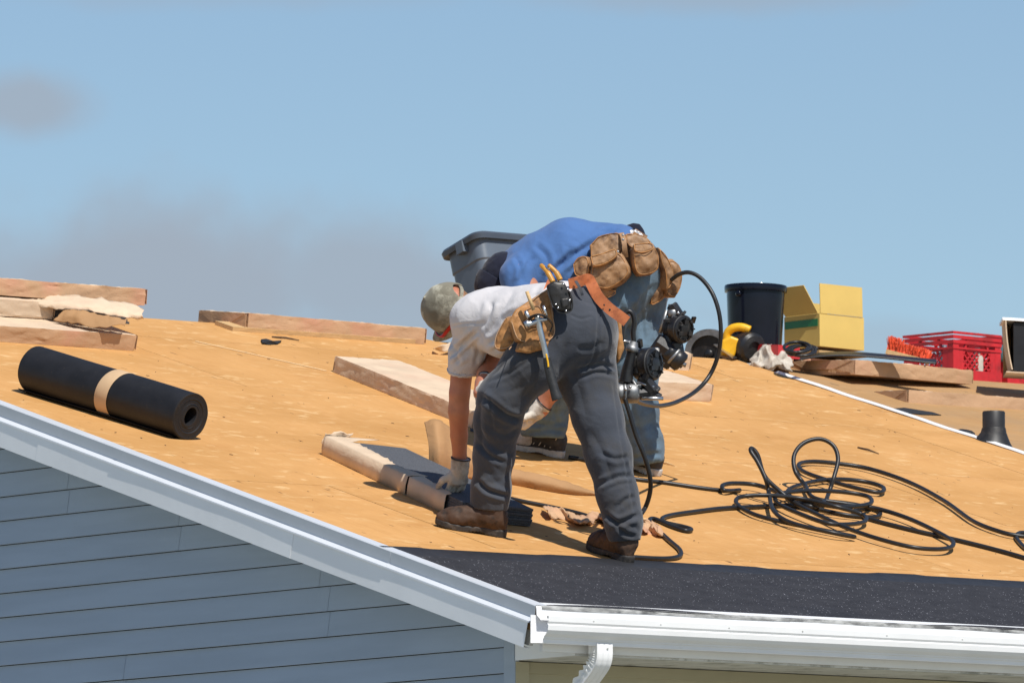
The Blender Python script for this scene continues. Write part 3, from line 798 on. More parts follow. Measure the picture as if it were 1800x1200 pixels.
def bundle(label, o, ax, ay, L, Wd, T, mat='kraft', up=None, crumple=0.006, sag=0.0, group='wrapped shingle bundles', name='shingle_bundle'):
    """a paper-wrapped bundle: o = a lower corner, ax long direction, ay short direction"""
    ax = unit(ax); az = unit(up if up is not None else RN); ay = unit(np.asarray(ay) - az * (np.asarray(ay) @ az)); ax = unit(ax - az * (ax @ az))
    SEED[0] += 1; sd_ = SEED[0] * 5.7
    t = thing(name, label, 'shingle bundle', o, group)
    V, F = grid_box(L, Wd, T, 60, 22, 8, 0.0035)
    n = fbm(V * 7 + sd_, 3); r = 1 - np.abs(pnoise(V * A(9, 9, 14) + sd_ * 1.3)) * 2
    d = crumple * 0.45 * n + crumple * 0.55 * np.clip(r, 0, 1) ** 6 - crumple * 0.5 * np.clip(1 - np.abs(pnoise(V * A(4, 11, 17) + sd_ * 2.1)) * 3, 0, 1) ** 4
    cen = A(L / 2, Wd / 2, T / 2); q = (V - cen) / A(L, Wd, T) * 2; nn = np.sign(q) * np.abs(q) ** 14; nn /= np.linalg.norm(nn, axis=1)[:, None] + 1e-9
    keep = np.clip(V[:, 2] / 0.015, 0, 1)[:, None]
    V = V + nn * d[:, None] * np.where(nn[:, 2:3] < -0.5, 0, 1)
    V[:, 2] -= sag * ((2 * V[:, 0] / L - 1) ** 2) 
    w = o + V[:, :1] * ax + V[:, 1:2] * ay + V[:, 2:] * az
    if np.dot(np.cross(ax, ay), az) < 0: F = [f[::-1] for f in F]
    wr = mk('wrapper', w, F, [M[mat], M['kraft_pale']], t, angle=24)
    for i_ in range(1, 2 * 60 * 22, 2): wr.data.polygons[i_].material_index = 1  # upward faces get paler paper: their sunlit look put into the colour
    # folded paper at both ends: gusset flaps lying on the end faces
    for e in (0, 1):
        xo = (L + 0.0028 + crumple) if e else -(0.0028 + crumple); s_ = 1 if e else -1
        mb = MB()
        for (pts_, lift) in (([(0.004, 0.006), (0.004, T - 0.006), (Wd * 0.42, T * 0.52)], 0.0), ([(Wd - 0.004, 0.006), (Wd - 0.004, T - 0.006), (Wd * 0.58, T * 0.5)], 0.0), ([(0.006, T - 0.003), (Wd - 0.006, T - 0.003), (Wd * 0.72, T * 0.34), (Wd * 0.3, T * 0.38)], 0.003)):
            k = len(pts_); vv = []
            for z in (0, 0.0016):
                for (y, zz) in pts_: vv.append(o + ax * (xo + s_ * (lift + z)) + ay * y + az * (zz - sag))
            mb.add(vv, [tuple(range(k)), tuple(range(2 * k - 1, k - 1, -1))] + [(i, (i + 1) % k, k + (i + 1) % k, k + i) for i in range(k)])
        mb.build('end_flap', M[mat], t)
    return t
def sheet(name, label, rows, mat, group=None, thick=0.0015, crump=0.0, cat='paper', parent=None, seed=0, n=10):
    """thin curved paper: rows of 3-D points (each row same count), smoothed, with thickness"""
    R_ = np.array([catmull(r, n) for r in rows]); R_ = np.array([catmull(R_[:, j], 4) for j in range(R_.shape[1])]).transpose(1, 0, 2)
    a, b_, _ = R_.shape; V = R_.reshape(-1, 3)
    if crump: V = V + crump * np.stack([fbm(V * 25 + seed + k * 9) for k in range(3)], 1)
    F = [(i * b_ + j, i * b_ + j + 1, (i + 1) * b_ + j + 1, (i + 1) * b_ + j) for i in range(a - 1) for j in range(b_ - 1)]
    o = mk(name, V, F, mat, parent)
    so = o.modifiers.new('thickness', 'SOLIDIFY'); so.thickness = thick; so.offset = 0
    if parent is None: tag(o, label, cat, group)
    return o

def build_bundles():
    # low bundle at the far left, front edge along the eave direction
    x1, v0 = RUV(236, 617)
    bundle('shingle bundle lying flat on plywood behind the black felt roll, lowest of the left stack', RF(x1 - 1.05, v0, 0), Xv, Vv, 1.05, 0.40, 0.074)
    hl = 0.078
    x2, v2 = RUV(92, 562, hl)
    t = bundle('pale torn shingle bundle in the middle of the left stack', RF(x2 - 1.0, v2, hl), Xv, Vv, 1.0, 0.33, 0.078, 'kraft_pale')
    # bare shingles beside the tear
    mb = MB()
    for k in range(6): mb.box(RF(x2 + 0.012, v2 + 0.02 + 0.004 * (k % 2), hl + 0.002 + k * 0.011), Xv * (0.42 - 0.01 * (k % 3)), Vv * 0.30, Nv * 0.0095)
    mb.build('shingle', M['shingle'], t)
    # torn pale wrapper over the shingles, drooping at the right
    D = depth(RF(x2, v2, hl)) - 0.03
    rows = [[P(38, 528, D + 0.1), P(92, 519, D + 0.1), P(150, 521, D + 0.12), P(205, 529, D + 0.13), P(252, 541, D + 0.14)],
            [P(40, 531, D - 0.01), P(92, 531, D - 0.02), P(150, 535, D - 0.01), P(205, 545, D), P(251, 552, D)],
            [P(46, 534, D - 0.02), P(92, 543, D - 0.03), P(150, 546, D - 0.03), P(205, 556, D - 0.03), P(250, 560, D)]]
    sheet('torn_paper', None, rows, M['kraft_pale'], parent=t, crump=0.010, thick=0.002, seed=3)
    rows = [[P(112, 547, D - 0.035), P(132, 543, D - 0.04), P(165, 550, D - 0.04), P(200, 558, D - 0.04), P(222, 560, D - 0.04)],
            [P(102, 555, D - 0.06), P(135, 556, D - 0.09), P(165, 562, D - 0.08), P(198, 565, D - 0.08), P(221, 566, D - 0.06)],
            [P(92, 564, D - 0.07), P(135, 568, D - 0.10), P(160, 575, D - 0.12), P(198, 572, D - 0.12), P(219, 572, D - 0.08)]]
    sheet('torn_paper', None, rows, M['kraft_in_shade'], parent=t, crump=0.008, thick=0.002, seed=8)
    # top bundle of the left stack
    x3, v3 = RUV(251, 535, 0.165)
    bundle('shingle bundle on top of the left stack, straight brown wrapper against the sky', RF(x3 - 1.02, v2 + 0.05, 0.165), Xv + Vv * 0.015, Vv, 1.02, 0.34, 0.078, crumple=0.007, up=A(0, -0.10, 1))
    # bundle lying across the ridge, level
    d = depth(RF(2.9, 6.35, 0.03))
    fc = RP(435, 579, 0.012)
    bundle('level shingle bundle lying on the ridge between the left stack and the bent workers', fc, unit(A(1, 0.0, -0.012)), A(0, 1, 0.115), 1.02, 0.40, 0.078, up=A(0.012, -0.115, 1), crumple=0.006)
    mb = MB(); q = RF(2.9, 6.50, 0.0)
    mb.box(RF(2.86, 6.45, 0.001), Xv * 1.05, Vv * 0.15, Nv * 0.02); mb.build('wood_strip', M['wood'])
    tag(bpy.data.objects['wood_strip'], 'thin wood strip under the bundle on the ridge', 'wood strip')
    # pale bundle behind the front worker's arm
    a = RP(585, 654); b_ = RP(832, 754); d_ = unit(b_ - a)
    bundle('pale shingle bundle lying down the slope behind the front worker\'s bare arm', a, d_, Xv, 1.32, 0.36, 0.076, 'kraft_pale', crumple=0.006)
    mb = MB(); mb.box(RP(826, 757, 0.001), Xv * 0.34, -Vv * 0.10 + Xv * 0.0, Nv * 0.012); mb.build('loose_shingle', M['shingle'], loc=RP(826, 757))
    tag(bpy.data.objects['loose_shingle'], 'loose shingle poking out below the pale bundle beside the front knee', 'shingle')
    # two pale bundles behind the nail guns
    c = RP(1248, 707); bundle('pale shingle bundle half hidden behind the silver nail gun', c - unit(Xv + 0.06 * Vv) * 0.98, unit(Xv + 0.06 * Vv), Vv - 0.06 * Xv, 0.98, 0.34, 0.085, 'kraft_pale')
    c = RP(1211, 652); bundle('small white wrapped shingle bundle below the upper coil nailer', c - Xv * 0.62, Xv, Vv, 0.62, 0.30, 0.085, 'kraft_pale')
    # right roof: lower bundle propped level on the vent pipe, upper bundle on top of it
    lv = A(0, 1, 0.045)
    f2 = P(1597, 715, 43.98)
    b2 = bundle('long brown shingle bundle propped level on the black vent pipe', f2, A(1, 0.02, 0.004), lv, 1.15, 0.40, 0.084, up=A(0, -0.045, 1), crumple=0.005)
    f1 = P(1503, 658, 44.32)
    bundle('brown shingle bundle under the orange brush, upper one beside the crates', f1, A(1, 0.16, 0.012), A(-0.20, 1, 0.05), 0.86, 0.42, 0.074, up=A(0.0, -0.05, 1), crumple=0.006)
    # ---- the open bundle at the front worker's hands
    a = RP(566, 799); b_ = RP(777, 901); d_ = unit(b_ - a); L = np.linalg.norm(b_ - a); sx = unit(Xv - d_ * (Xv @ d_)); T = 0.082
    t = thing('open_shingle_bundle', 'torn open shingle bundle with dark shingles under the front worker\'s hand', 'shingle bundle', a)
    q = lambda u, w, h: a + d_ * u + sx * w + Nv * h
    for k in range(7):
        mb = MB(); sh = 0.006 * ((k * 37) % 5 - 2) / 2
        lay = [(0.07 + sh, 0.012), (L * 0.66, 0.010 + abs(sh)), (L + 0.16 + sh, 0.012), (L + 0.17 + sh, 0.33), (0.10 + sh, 0.335 + sh)]
        k5 = len(lay); hh = 0.004 + k * 0.0108
        V = [q(u, w, hh) for u, w in lay] + [q(u, w, hh + 0.0095) for u, w in lay]
        mb.add(V, [tuple(range(k5))[::-1], tuple(range(k5, 2 * k5))] + [(i, (i + 1) % k5, k5 + (i + 1) % k5, k5 + i) for i in range(k5)])
        mb.build('shingle', M['shingle'], t)
    def wrap(u0, u1, topw, seed, name='torn_paper'):
        n = 40; rows_ = 7; V = []; F = []
        rr = random.Random(seed)
        for i in range(n + 1):
            s_ = i / n; u = u0 + (u1 - u0) * s_
            tw = topw(s_) + 0.008 * pnoise(A(u * 40, seed, 0)) + 0.004 * pnoise(A(u * 110, seed, 3))
            prof = [(0.03, 0.0015), (-0.003, 0.0015), (-0.006, T * 0.5), (-0.003, T - 0.002), (0.012, T + 0.002), (0.012 + (tw - 0.012) * 0.5, T + 0.004), (max(tw, 0.016), T + 0.006 + 0.012 * max(0, pnoise(A(u * 18, 1, seed))))]
            for (w, h) in prof: V.append(q(u + 0.003 * pnoise(A(u * 30, h * 60, seed)), w + 0.002 * pnoise(A(u * 14, h * 30, seed + 5)), h))
        m = len(prof)
        for i in range(n):
            for k in range(m - 1): F.append((i * m + k, (i + 1) * m + k, (i + 1) * m + k + 1, i * m + k + 1))
        o = mk(name, V, F, M['kraft_pale'], t)
        so = o.modifiers.new('thickness', 'SOLIDIFY'); so.thickness = 0.0015; so.offset = 0
    wrap(0.0, L * 0.70, lambda s_: 0.20 * max(0, 1 - s_ * 7) + 0.055 + 0.02 * math.sin(s_ * 5) + 0.05 * max(0, s_ - 0.75) * 4, 2)
    wrap(L * 0.715, L + 0.02, lambda s_: 0.06 * (1 - 0.7 * s_), 5)
    # ragged end
    rows = [[q(0.004, 0.0, 0.01), q(-0.012, 0.05, 0.03), q(0.0, 0.1, 0.02)], [q(0.0, -0.003, 0.05), q(-0.02, 0.04, 0.06), q(-0.004, 0.1, 0.06)], [q(0.006, 0.0, 0.085), q(-0.02, 0.05, 0.095), q(0.01, 0.12, 0.115)]]
    sheet('torn_paper', None, rows, M['kraft_pale'], parent=t, crump=0.012, seed=4, n=6)
    # long curled wrapper standing behind the front worker's legs
    top = [(746, 742), (768, 736), (792, 752), (815, 778), (850, 806), (900, 823), (960, 836), (1010, 851), (1048, 866)]
    bot = [(753, 838), (770, 842), (795, 842), (820, 842), (855, 845), (900, 851), (960, 862), (1010, 869), (1049, 870)]
    rows = [[], [], []]
    for i, (tp, bp) in enumerate(zip(top, bot)):
        g_ = RP(bp[0], bp[1], 0.003); dd = depth(g_)
        lean = 0.10 if i < 3 else 0.02
        rows[0].append(g_); rows[2].append(P(tp[0], tp[1], dd + lean))
        rows[1].append(P((tp[0] + bp[0]) / 2 + (5 if i < 2 else 0), (tp[1] + bp[1]) / 2, dd - 0.01))
    sheet('curled_paper', 'long curled brown wrapper standing behind the front worker\'s legs', rows, M['kraft_in_shade'], cat='paper', thick=0.002, crump=0.003, seed=1)
    # small torn scraps
    for i, (nm, lb, px_) in enumerate((('paper_scrap', 'crumpled torn wrapper scrap lying left of the rear brown boot', [(955, 888), (985, 893), (1015, 905), (1045, 900), (1070, 912)]),
                                       ('paper_scrap', 'small torn wrapper scrap lying right of the rear trouser hem', [(1122, 914), (1135, 915), (1148, 918), (1160, 922)]))):
        r0 = [RP(x, y, 0.02 + 0.02 * (k % 2)) for k, (x, y) in enumerate(px_)]
        r1 = [RP(x + 6, y + 12, 0.035 - 0.02 * (k % 2)) for k, (x, y) in enumerate(px_)]
        r2 = [RP(x + 14, y + 24 - 4 * k * (i == 0), 0.004) for k, (x, y) in enumerate(px_)]
        sheet(nm, lb, [r0, r1, r2], M['kraft'], group='torn wrapper scraps', crump=0.014, thick=0.0015, seed=11 + i)
build_bundles()

# ------------------------------------------------------------------ felt roll
def build_roll():
    a = RUV(56, 690); b_ = RUV(328, 773); r = 0.102
    A0, B0 = RF(*a), RF(*b_); ax = unit(B0 - A0); L = np.linalg.norm(B0 - A0); base = A0 + Nv * r
    t = thing('felt_roll', 'black roofing felt roll with a tan paper band', 'felt roll', A0)
    u = unit(np.cross(ax, Nv)); w = Nv
    seg = 64; V = []; F = []
    st = np.linspace(0, 1, 30)
    for s_ in st:
        for k in range(seg):
            an = 2 * math.pi * k / seg; rr = r * (1 + 0.012 * pnoise(A(math.cos(an) * 2, math.sin(an) * 2, s_ * 3)) + 0.006 * math.sin(s_ * 9 + an))
            V.append(base + ax * (s_ * L) + rr * (math.cos(an) * u + math.sin(an) * w))
    m = len(st)
    for i in range(m - 1):
        for k in range(seg): F.append((i * seg + k, i * seg + (k + 1) % seg, (i + 1) * seg + (k + 1) % seg, (i + 1) * seg + k))
    # end faces: spiral layers stepping in towards the hollow core
    for e, sgn in ((0, -1), (m - 1, 1)):
        prev = [e * seg + k for k in range(seg)]
        for j in range(1, 13):
            rr = r * (1 - j * 0.0545); dz = 0.0025 * (j % 2) * (1 if j < 12 else 0) + 0.003 * pnoise(A(j * 3.1, e, 1))
            n0 = len(V)
            for k in range(seg):
                an = 2 * math.pi * k / seg; dent = 1 - (0.12 * math.cos(2 * (an - 0.5)) if j > 9 else 0)
                V.append(base + ax * ((L if sgn > 0 else 0) + sgn * dz) + rr * dent * (math.cos(an) * u + math.sin(an) * w))
            cur = list(range(n0, n0 + seg))
            for k in range(seg): F.append((prev[k], prev[(k + 1) % seg], cur[(k + 1) % seg], cur[k]) if sgn > 0 else (prev[k], cur[k], cur[(k + 1) % seg], prev[(k + 1) % seg]))
            prev = cur
        n0 = len(V)
        for k in range(seg):
            an = 2 * math.pi * k / seg; dent = 1 - 0.12 * math.cos(2 * (an - 0.5))
            V.append(base + ax * ((L if sgn > 0 else 0) - sgn * 0.25) + r * 0.34 * dent * (math.cos(an) * u + math.sin(an) * w))
        cur = list(range(n0, n0 + seg))
        for k in range(seg): F.append((prev[k], prev[(k + 1) % seg], cur[(k + 1) % seg], cur[k]) if sgn > 0 else (prev[k], cur[k], cur[(k + 1) % seg], prev[(k + 1) % seg]))
        F.append(tuple(cur) if sgn < 0 else tuple(cur)[::-1])
    mk('roll', V, F, M['felt'], t, angle=40)
    # paper band
    V = []; F = []
    for i, s_ in enumerate((0.50, 0.503, 0.575, 0.578)):
        for k in range(seg):
            an = 2 * math.pi * k / seg
            sk = 0.012 * math.sin(an); rr = r * (1.014 if i in (0, 3) else 1.024)
            V.append(base + ax * ((s_ + sk) * L) + rr * (math.cos(an) * u + math.sin(an) * w))
    for i in range(3):
        for k in range(seg): F.append((i * seg + k, i * seg + (k + 1) % seg, (i + 1) * seg + (k + 1) % seg, (i + 1) * seg + k))
    mk('paper_band', V, F, M['band'], t)
    # loose outer edge of the felt lying under the roll
    rows = [[A0 - u * 0.0 + ax * (L * s_) + Nv * 0.003 for s_ in (-0.005, 0.3, 0.6, 0.99)], [A0 + u * 0.055 + ax * (L * s_) + Nv * (0.012 + 0.004 * math.sin(s_ * 9)) for s_ in (-0.01, 0.3, 0.6, 0.98)], [A0 + u * 0.085 + ax * (L * s_) + Nv * (0.02 + 0.006 * math.sin(s_ * 7)) for s_ in (-0.03, 0.3, 0.6, 0.97)]]
    if (RP(150, 800) - A0) @ u < 0: u2 = -u
    else: u2 = u
    rows = [[A0 + u2 * w_ + ax * (L * s_) + Nv * (h_ + 0.003 * math.sin(s_ * 11)) for s_ in (-0.012, 0.3, 0.6, 0.98)] for w_, h_ in ((0.0, 0.002), (0.05, 0.006), (0.075, 0.016))]
    sheet('loose_edge', None, rows, M['felt'], parent=t, thick=0.002)
build_roll()

# ------------------------------------------------------------------ air hoses
def hose(name, label, pts, r=0.0098, n=10):
    C_ = catmull(pts, n); V, F = tube(C_, r, 10)
    o = mk(name, V, F, M['rubber']); tag(o, label, 'hose', 'black air hoses'); return o
def on(px, py, lift=0.009): return RP(px, py, lift)
def build_hoses():
    c1 = [on(1000, 803), on(1040, 812), on(1100, 838), on(1170, 848), on(1230, 857), on(1275, 862), on(1300, 861)]
    # coil: overlapping flat loops around (1390,885), then two standing loops, then the run to the right
    pile = [(1275, 862, 1), (1270, 853, 2), (1290, 849, 2), (1330, 852, 2), (1372, 866, 2), (1420, 882, 3), (1480, 890, 3), (1528, 885, 3), (1525, 872, 3), (1480, 864, 3), (1420, 862, 3), (1370, 868, 3), (1365, 882, 2), (1400, 900, 2), (1460, 920, 2),
            (1515, 918, 2), (1518, 905, 2), (1470, 890, 4), (1410, 876, 4), (1350, 870, 4), (1302, 873, 2), (1296, 886, 1), (1330, 905, 1), (1400, 922, 1), (1470, 936, 1), (1502, 943, 1), (1460, 935, 2), (1390, 918, 2), (1360, 897, 3)]
    pts = c1 + [on(x, y, 0.009 + 0.011 * l) for x, y, l in pile]
    # tall narrow standing loop
    b0 = depth(on(1355, 885)); 
    pts += [P(1352, 868, b0), P(1346, 842, b0 + 0.02), P(1332, 812, b0 + 0.05), P(1320, 793, b0 + 0.07), P(1322, 788, b0 + 0.10), P(1332, 800, b0 + 0.10), P(1344, 836, b0 + 0.08), P(1370, 862, b0 + 0.03)]
    pts += [on(x, y, 0.03) for x, y in ((1400, 885), (1440, 905), (1490, 928), (1550, 948), (1610, 962), (1660, 964), (1676, 955), (1660, 941), (1600, 912), (1540, 893))]
    pts += [on(x, y, 0.03) for x, y in ((1480, 884), (1430, 874))]
    b1 = depth(on(1430, 865))
    pts += [P(1415, 852, b1), P(1398, 828, b1 + 0.05), P(1396, 800, b1 + 0.10), P(1412, 779, b1 + 0.15), P(1440, 771, b1 + 0.18), P(1464, 782, b1 + 0.18), P(1473, 806, b1 + 0.14), P(1466, 838, b1 + 0.08), P(1456, 868, b1 + 0.02)]
    pts += [on(x, y, 0.028) for x, y in ((1450, 880), (1430, 890), (1400, 880))]
    pts += [on(x, y, 0.02) for x, y in ((1385, 862), (1420, 848), (1470, 842), (1520, 846), (1552, 856), (1545, 865), (1500, 856), (1450, 842), (1412, 828), (1404, 816), (1425, 811), (1470, 814), (1530, 824), (1600, 848), (1660, 880), (1710, 915), (1755, 933), (1790, 941), (1850, 948))]
    hose('air_hose', 'long black air hose heaped in tangled loops on the plywood', pts)
    # second line: from the coil to the right and to the left knot
    pts = [on(x, y, 0.012) for x, y in ((1835, 990), (1760, 968), (1680, 948), (1600, 930), (1530, 912), (1500, 900), (1520, 893), (1545, 898), (1540, 908), (1490, 905), (1430, 893), (1380, 888), (1330, 890), (1270, 893), (1220, 899), (1180, 905), (1164, 911), (1170, 918), (1200, 925), (1215, 930), (1205, 932), (1180, 924), (1160, 915), (1148, 911), (1142, 914), (1150, 925), (1175, 948), (1195, 966), (1194, 977), (1170, 981), (1120, 979), (1075, 975))]
    hose('air_hose', 'black air hose running from the right edge past the rear boot heel', pts)
    pts = [on(x, y, 0.012) for x, y in ((1850, 985), (1810, 968), (1790, 950), (1787, 940), (1800, 936), (1840, 945))]
    hose('air_hose', 'small loop of black hose at the right edge of the roof', pts)
    # hose dropping from the silver nail gun to the roof
    d0 = 37.45
    pts = [P(1098, 700, d0), P(1106, 725, d0), P(1118, 765, d0), P(1132, 800, d0), P(1142, 835, d0 + 0.02), P(1143, 862, d0 + 0.05), P(1135, 890, d0 + 0.08), P(1122, 908, d0 + 0.10), on(1112, 912)]
    hose('air_hose', 'black hose hanging from the silver nail gun beside the rear trouser leg', pts)
    # big free loop right of the back worker
    d1 = 39.75
    pts = [P(1180, 492, d1 - 0.1), P(1194, 482, d1 - 0.12), P(1212, 479, d1 - 0.14), P(1232, 489, d1 - 0.16), P(1252, 515, d1 - 0.2), P(1264, 550, d1 - 0.22), P(1267, 588, d1 - 0.22), P(1261, 628, d1 - 0.2), P(1246, 662, d1 - 0.2), P(1222, 688, d1 - 0.3), P(1190, 706, d1 - 0.6), P(1160, 713, d1 - 1.0), P(1135, 710, d1 - 1.5), P(1118, 704, d1 - 2.1)]
    hose('air_hose', 'black hose arching in a big loop against the sky from the tool belt', pts, r=0.0095)
    # shadowed hose behind the front boot
    pts = [on(x, y, 0.009) for x, y in ((880, 872), (920, 881), (965, 890), (1010, 900), (1050, 912), (1075, 922))]
    hose('air_hose', 'black hose lying behind the front boots beside the torn scrap', pts)
build_hoses()

# ------------------------------------------------------------------ things at the ridge and on the right
def build_tote():
    # grey storage tote behind the back worker, on the ridge
    d = depth(RF(4.2, RIDGE, 0)) + 0.12
    k = d / FPX
    t = thing('storage_tote', 'grey plastic storage tote with a lipped rim behind the blue shirt', 'storage tote', P(870, 600, d) )
    lid = P(870, 403, d); 
    ex, ey = A(1, 0, 0), A(0, 1, 0)
    # rim corners (outer) from the picture: near left corner 779,432 ; front left 835,404 ; goes right behind the shirt
    z_top = P(835, 404, d)[2]
    c0 = P(838, 410, d)                       # front left corner of the rim (facing us)
    Lx, Ly = 0.62, 0.30
    def rr(x0, y0, x1, y1, r, z):
        pts = []
        for (cx, cy, a0) in ((x1 - r, y1 - r, 0), (x0 + r, y1 - r, 90), (x0 + r, y0 + r, 180), (x1 - r, y0 + r, 270)):
            for j in range(7):
                a = rad(a0 + 15 * j); pts.append((cx + r * math.cos(a), cy + r * math.sin(a), z))
        return pts
    yaw = rad(-13)
    def W_(p): x, y, z = p; return c0 + A(1, 0, 0) * x + A(0, CT, -ST) * y + A(0, ST, CT) * z
    sec = [(0.034, -0.50), (0.026, -0.30), (0.020, -0.295), (0.018, -0.12), (0.013, -0.112), (0.012, -0.03), (0.012, 0.0)]
    V = []; F = []; n = 28
    for (ins, z) in sec:
        rp = 0.05
        V += [W_(q) for q in rr(ins, ins, Lx - ins, Ly - ins, rp, z)]
    for i in range(len(sec) - 1):
        for j in range(n): F.append((i * n + j, i * n + (j + 1) % n, (i + 1) * n + (j + 1) % n, (i + 1) * n + j))
    F.append(tuple(range(n))[::-1])
    inner = len(V)
    for (ins, z) in ((0.022, 0.0), (0.032, -0.30), (0.04, -0.49)): V += [W_(q) for q in rr(ins, ins, Lx - ins, Ly - ins, 0.045, z)]
    top = (len(sec) - 1) * n
    for j in range(n): F.append((top + j, top + (j + 1) % n, inner + (j + 1) % n, inner + j))
    for i in range(2):
        for j in range(n): F.append((inner + i * n + j, inner + i * n + (j + 1) % n, inner + (i + 1) * n + (j + 1) % n, inner + (i + 1) * n + j))
    F.append(tuple(inner + 2 * n + j for j in range(n)))
    mk('tub', V, F, M['tote'], t, angle=30)
    V = []; F = []
    rs = [(0.011, -0.018), (-0.010, -0.022), (-0.014, 0.0), (-0.008, 0.012), (0.016, 0.012), (0.020, 0.001)]
    for (ins, z) in rs: V += [W_(q) for q in rr(ins, ins, Lx - ins, Ly - ins, 0.055, z)]
    for i in range(len(rs)):
        i2 = (i + 1) % len(rs)
        for j in range(n): F.append((i * n + j, i * n + (j + 1) % n, i2 * n + (j + 1) % n, i2 * n + j))
    mk('rim', V, F, M['tote_lip'], t, angle=30)
    mb = MB(); mb.box(W_((-0.020, 0.10, -0.055)), A(0.03, 0, 0), A(0, CT, -ST) * 0.055, A(0, ST, CT) * 0.055); mb.build('latch', M['tote'], t)
    # something pushed under it so it stands on the ridge
    base = W_((Lx / 2, Ly / 2, -0.44))
    return base
build_tote()
def build_bucket():
    d = 44.6; k = d / FPX
    c = P(1327, 618, d); r = 51 * k
    t = thing('black_bucket', 'glossy black bucket with a lid beside the yellow cardboard box', 'bucket', c)
    H = 112 * k; ax = unit(A(0.02, 0.0, 1))
    prof = [(r * 0.90, -0.03), (r * 0.915, 0.0), (r * 0.985, H * 0.74), (r * 1.0, H * 0.86), (r * 1.0, H * 0.93)]
    V, F = lathe(c, ax, prof, 48); mk('body', V, F, M['bucket'], t, angle=40)
    prof = [(r * 1.03, H * 0.93), (r * 1.075, H * 0.935), (r * 1.085, H * 0.965), (r * 1.085, H * 1.02), (r * 1.07, H * 1.035), (r * 1.02, H * 1.035), (r * 1.0, H * 1.02), (r * 0.2, H * 1.018)]
    V, F = lathe(c, ax, prof, 48); mk('lid', V, F, M['bucket'], t, angle=40)
    for s_ in (-1, 1):
        e = c + ax * H * 0.88 + A(0.95, 0.3, 0) * s_ * r * 1.0
        V, F = lathe(e, A(0.95, 0.3, 0) * s_, [(0.016, 0), (0.016, 0.012), (0.008, 0.016)], 14); mk('handle_lug', V, F, M['bucket'], t)
build_bucket()
def build_carton():
    d = 44.75; k = d / FPX
    # box corner edge at 1440 (faces: right = front, left = gable side)
    c = P(1441, 608, d)
    t = thing('cardboard_box', 'open yellow cardboard box with upright flaps and green tape', 'cardboard box', c)
    yaw = rad(-3); e1 = A(math.cos(yaw), math.sin(yaw), -0.03); e2 = A(-math.sin(yaw) - 0.10, math.cos(yaw), 0.0); up = unit(A(0.01, 0.02, 1))
    e1 = unit(e1); e2 = unit(e2)
    W1 = 80 * k / (CR @ e1); W2 = 60 * k / abs(CR @ e2); H = 58 * k; T_ = 0.005
    mb = MB()
    o = lambda a, b_, h: c + e1 * a + e2 * b_ + up * h
    front = MB().box(o(0, 0, 0), e1 * W1, e2 * T_, up * H); front.build('front_panel', M['card'], t)
    MB().box(o(0, T_, 0), e1 * T_, e2 * (W2 - T_), up * H).build('side_panel', M['card'], t)
    MB().box(o(W1 - T_, T_, 0), e1 * T_, e2 * (W2 - T_), up * H).build('side_panel', M['card'], t)
    MB().box(o(T_, W2 - T_, 0), e1 * (W1 - 2 * T_), e2 * T_, up * H).build('back_panel', M['card'], t)
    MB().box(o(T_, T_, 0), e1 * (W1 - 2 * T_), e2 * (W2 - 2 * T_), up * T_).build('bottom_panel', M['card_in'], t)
    # flaps: front stands up, side flap leans out, back flap stands
    def flap(o_, a, u, T2, name='flap', m='card'):
        n = np.cross(a, u); n = unit(n) * T2; MB().box(o_, a, u, n).build(name, M[m], t)
    flap(o(0.004, 0.001, H + 0.001), e1 * (W1 - 0.012), unit(up + e2 * 0.03) * 53 * k, 0.004)
    flap(o(0.0, 0.012, H + 0.001), e2 * (W2 - 0.02), unit(up * 1.0 - e1 * 0.55 + e2 * 0.12) * 0.155, 0.004)
    flap(o(0.01, W2 - 0.004, H + 0.001), e1 * (W1 - 0.02), unit(up + e2 * 0.10) * 0.085, 0.004)
    q = MB(); q.box(o(-0.0025, 0.012, H * 0.62), e1 * 0.002, e2 * (W2 - 0.02) , up * 0.036); q.build('tape', M['green'], t)
    # flattened carton under it
    MB().box(P(1440, 619, d - 0.06), e1 * 0.30, e2 * 0.25, A(0, 0, 0.012)).build('flat_carton', M['card_in'])
    tag(bpy.data.objects['flat_carton'], 'flattened brown carton under the yellow cardboard box', 'cardboard')
build_carton()
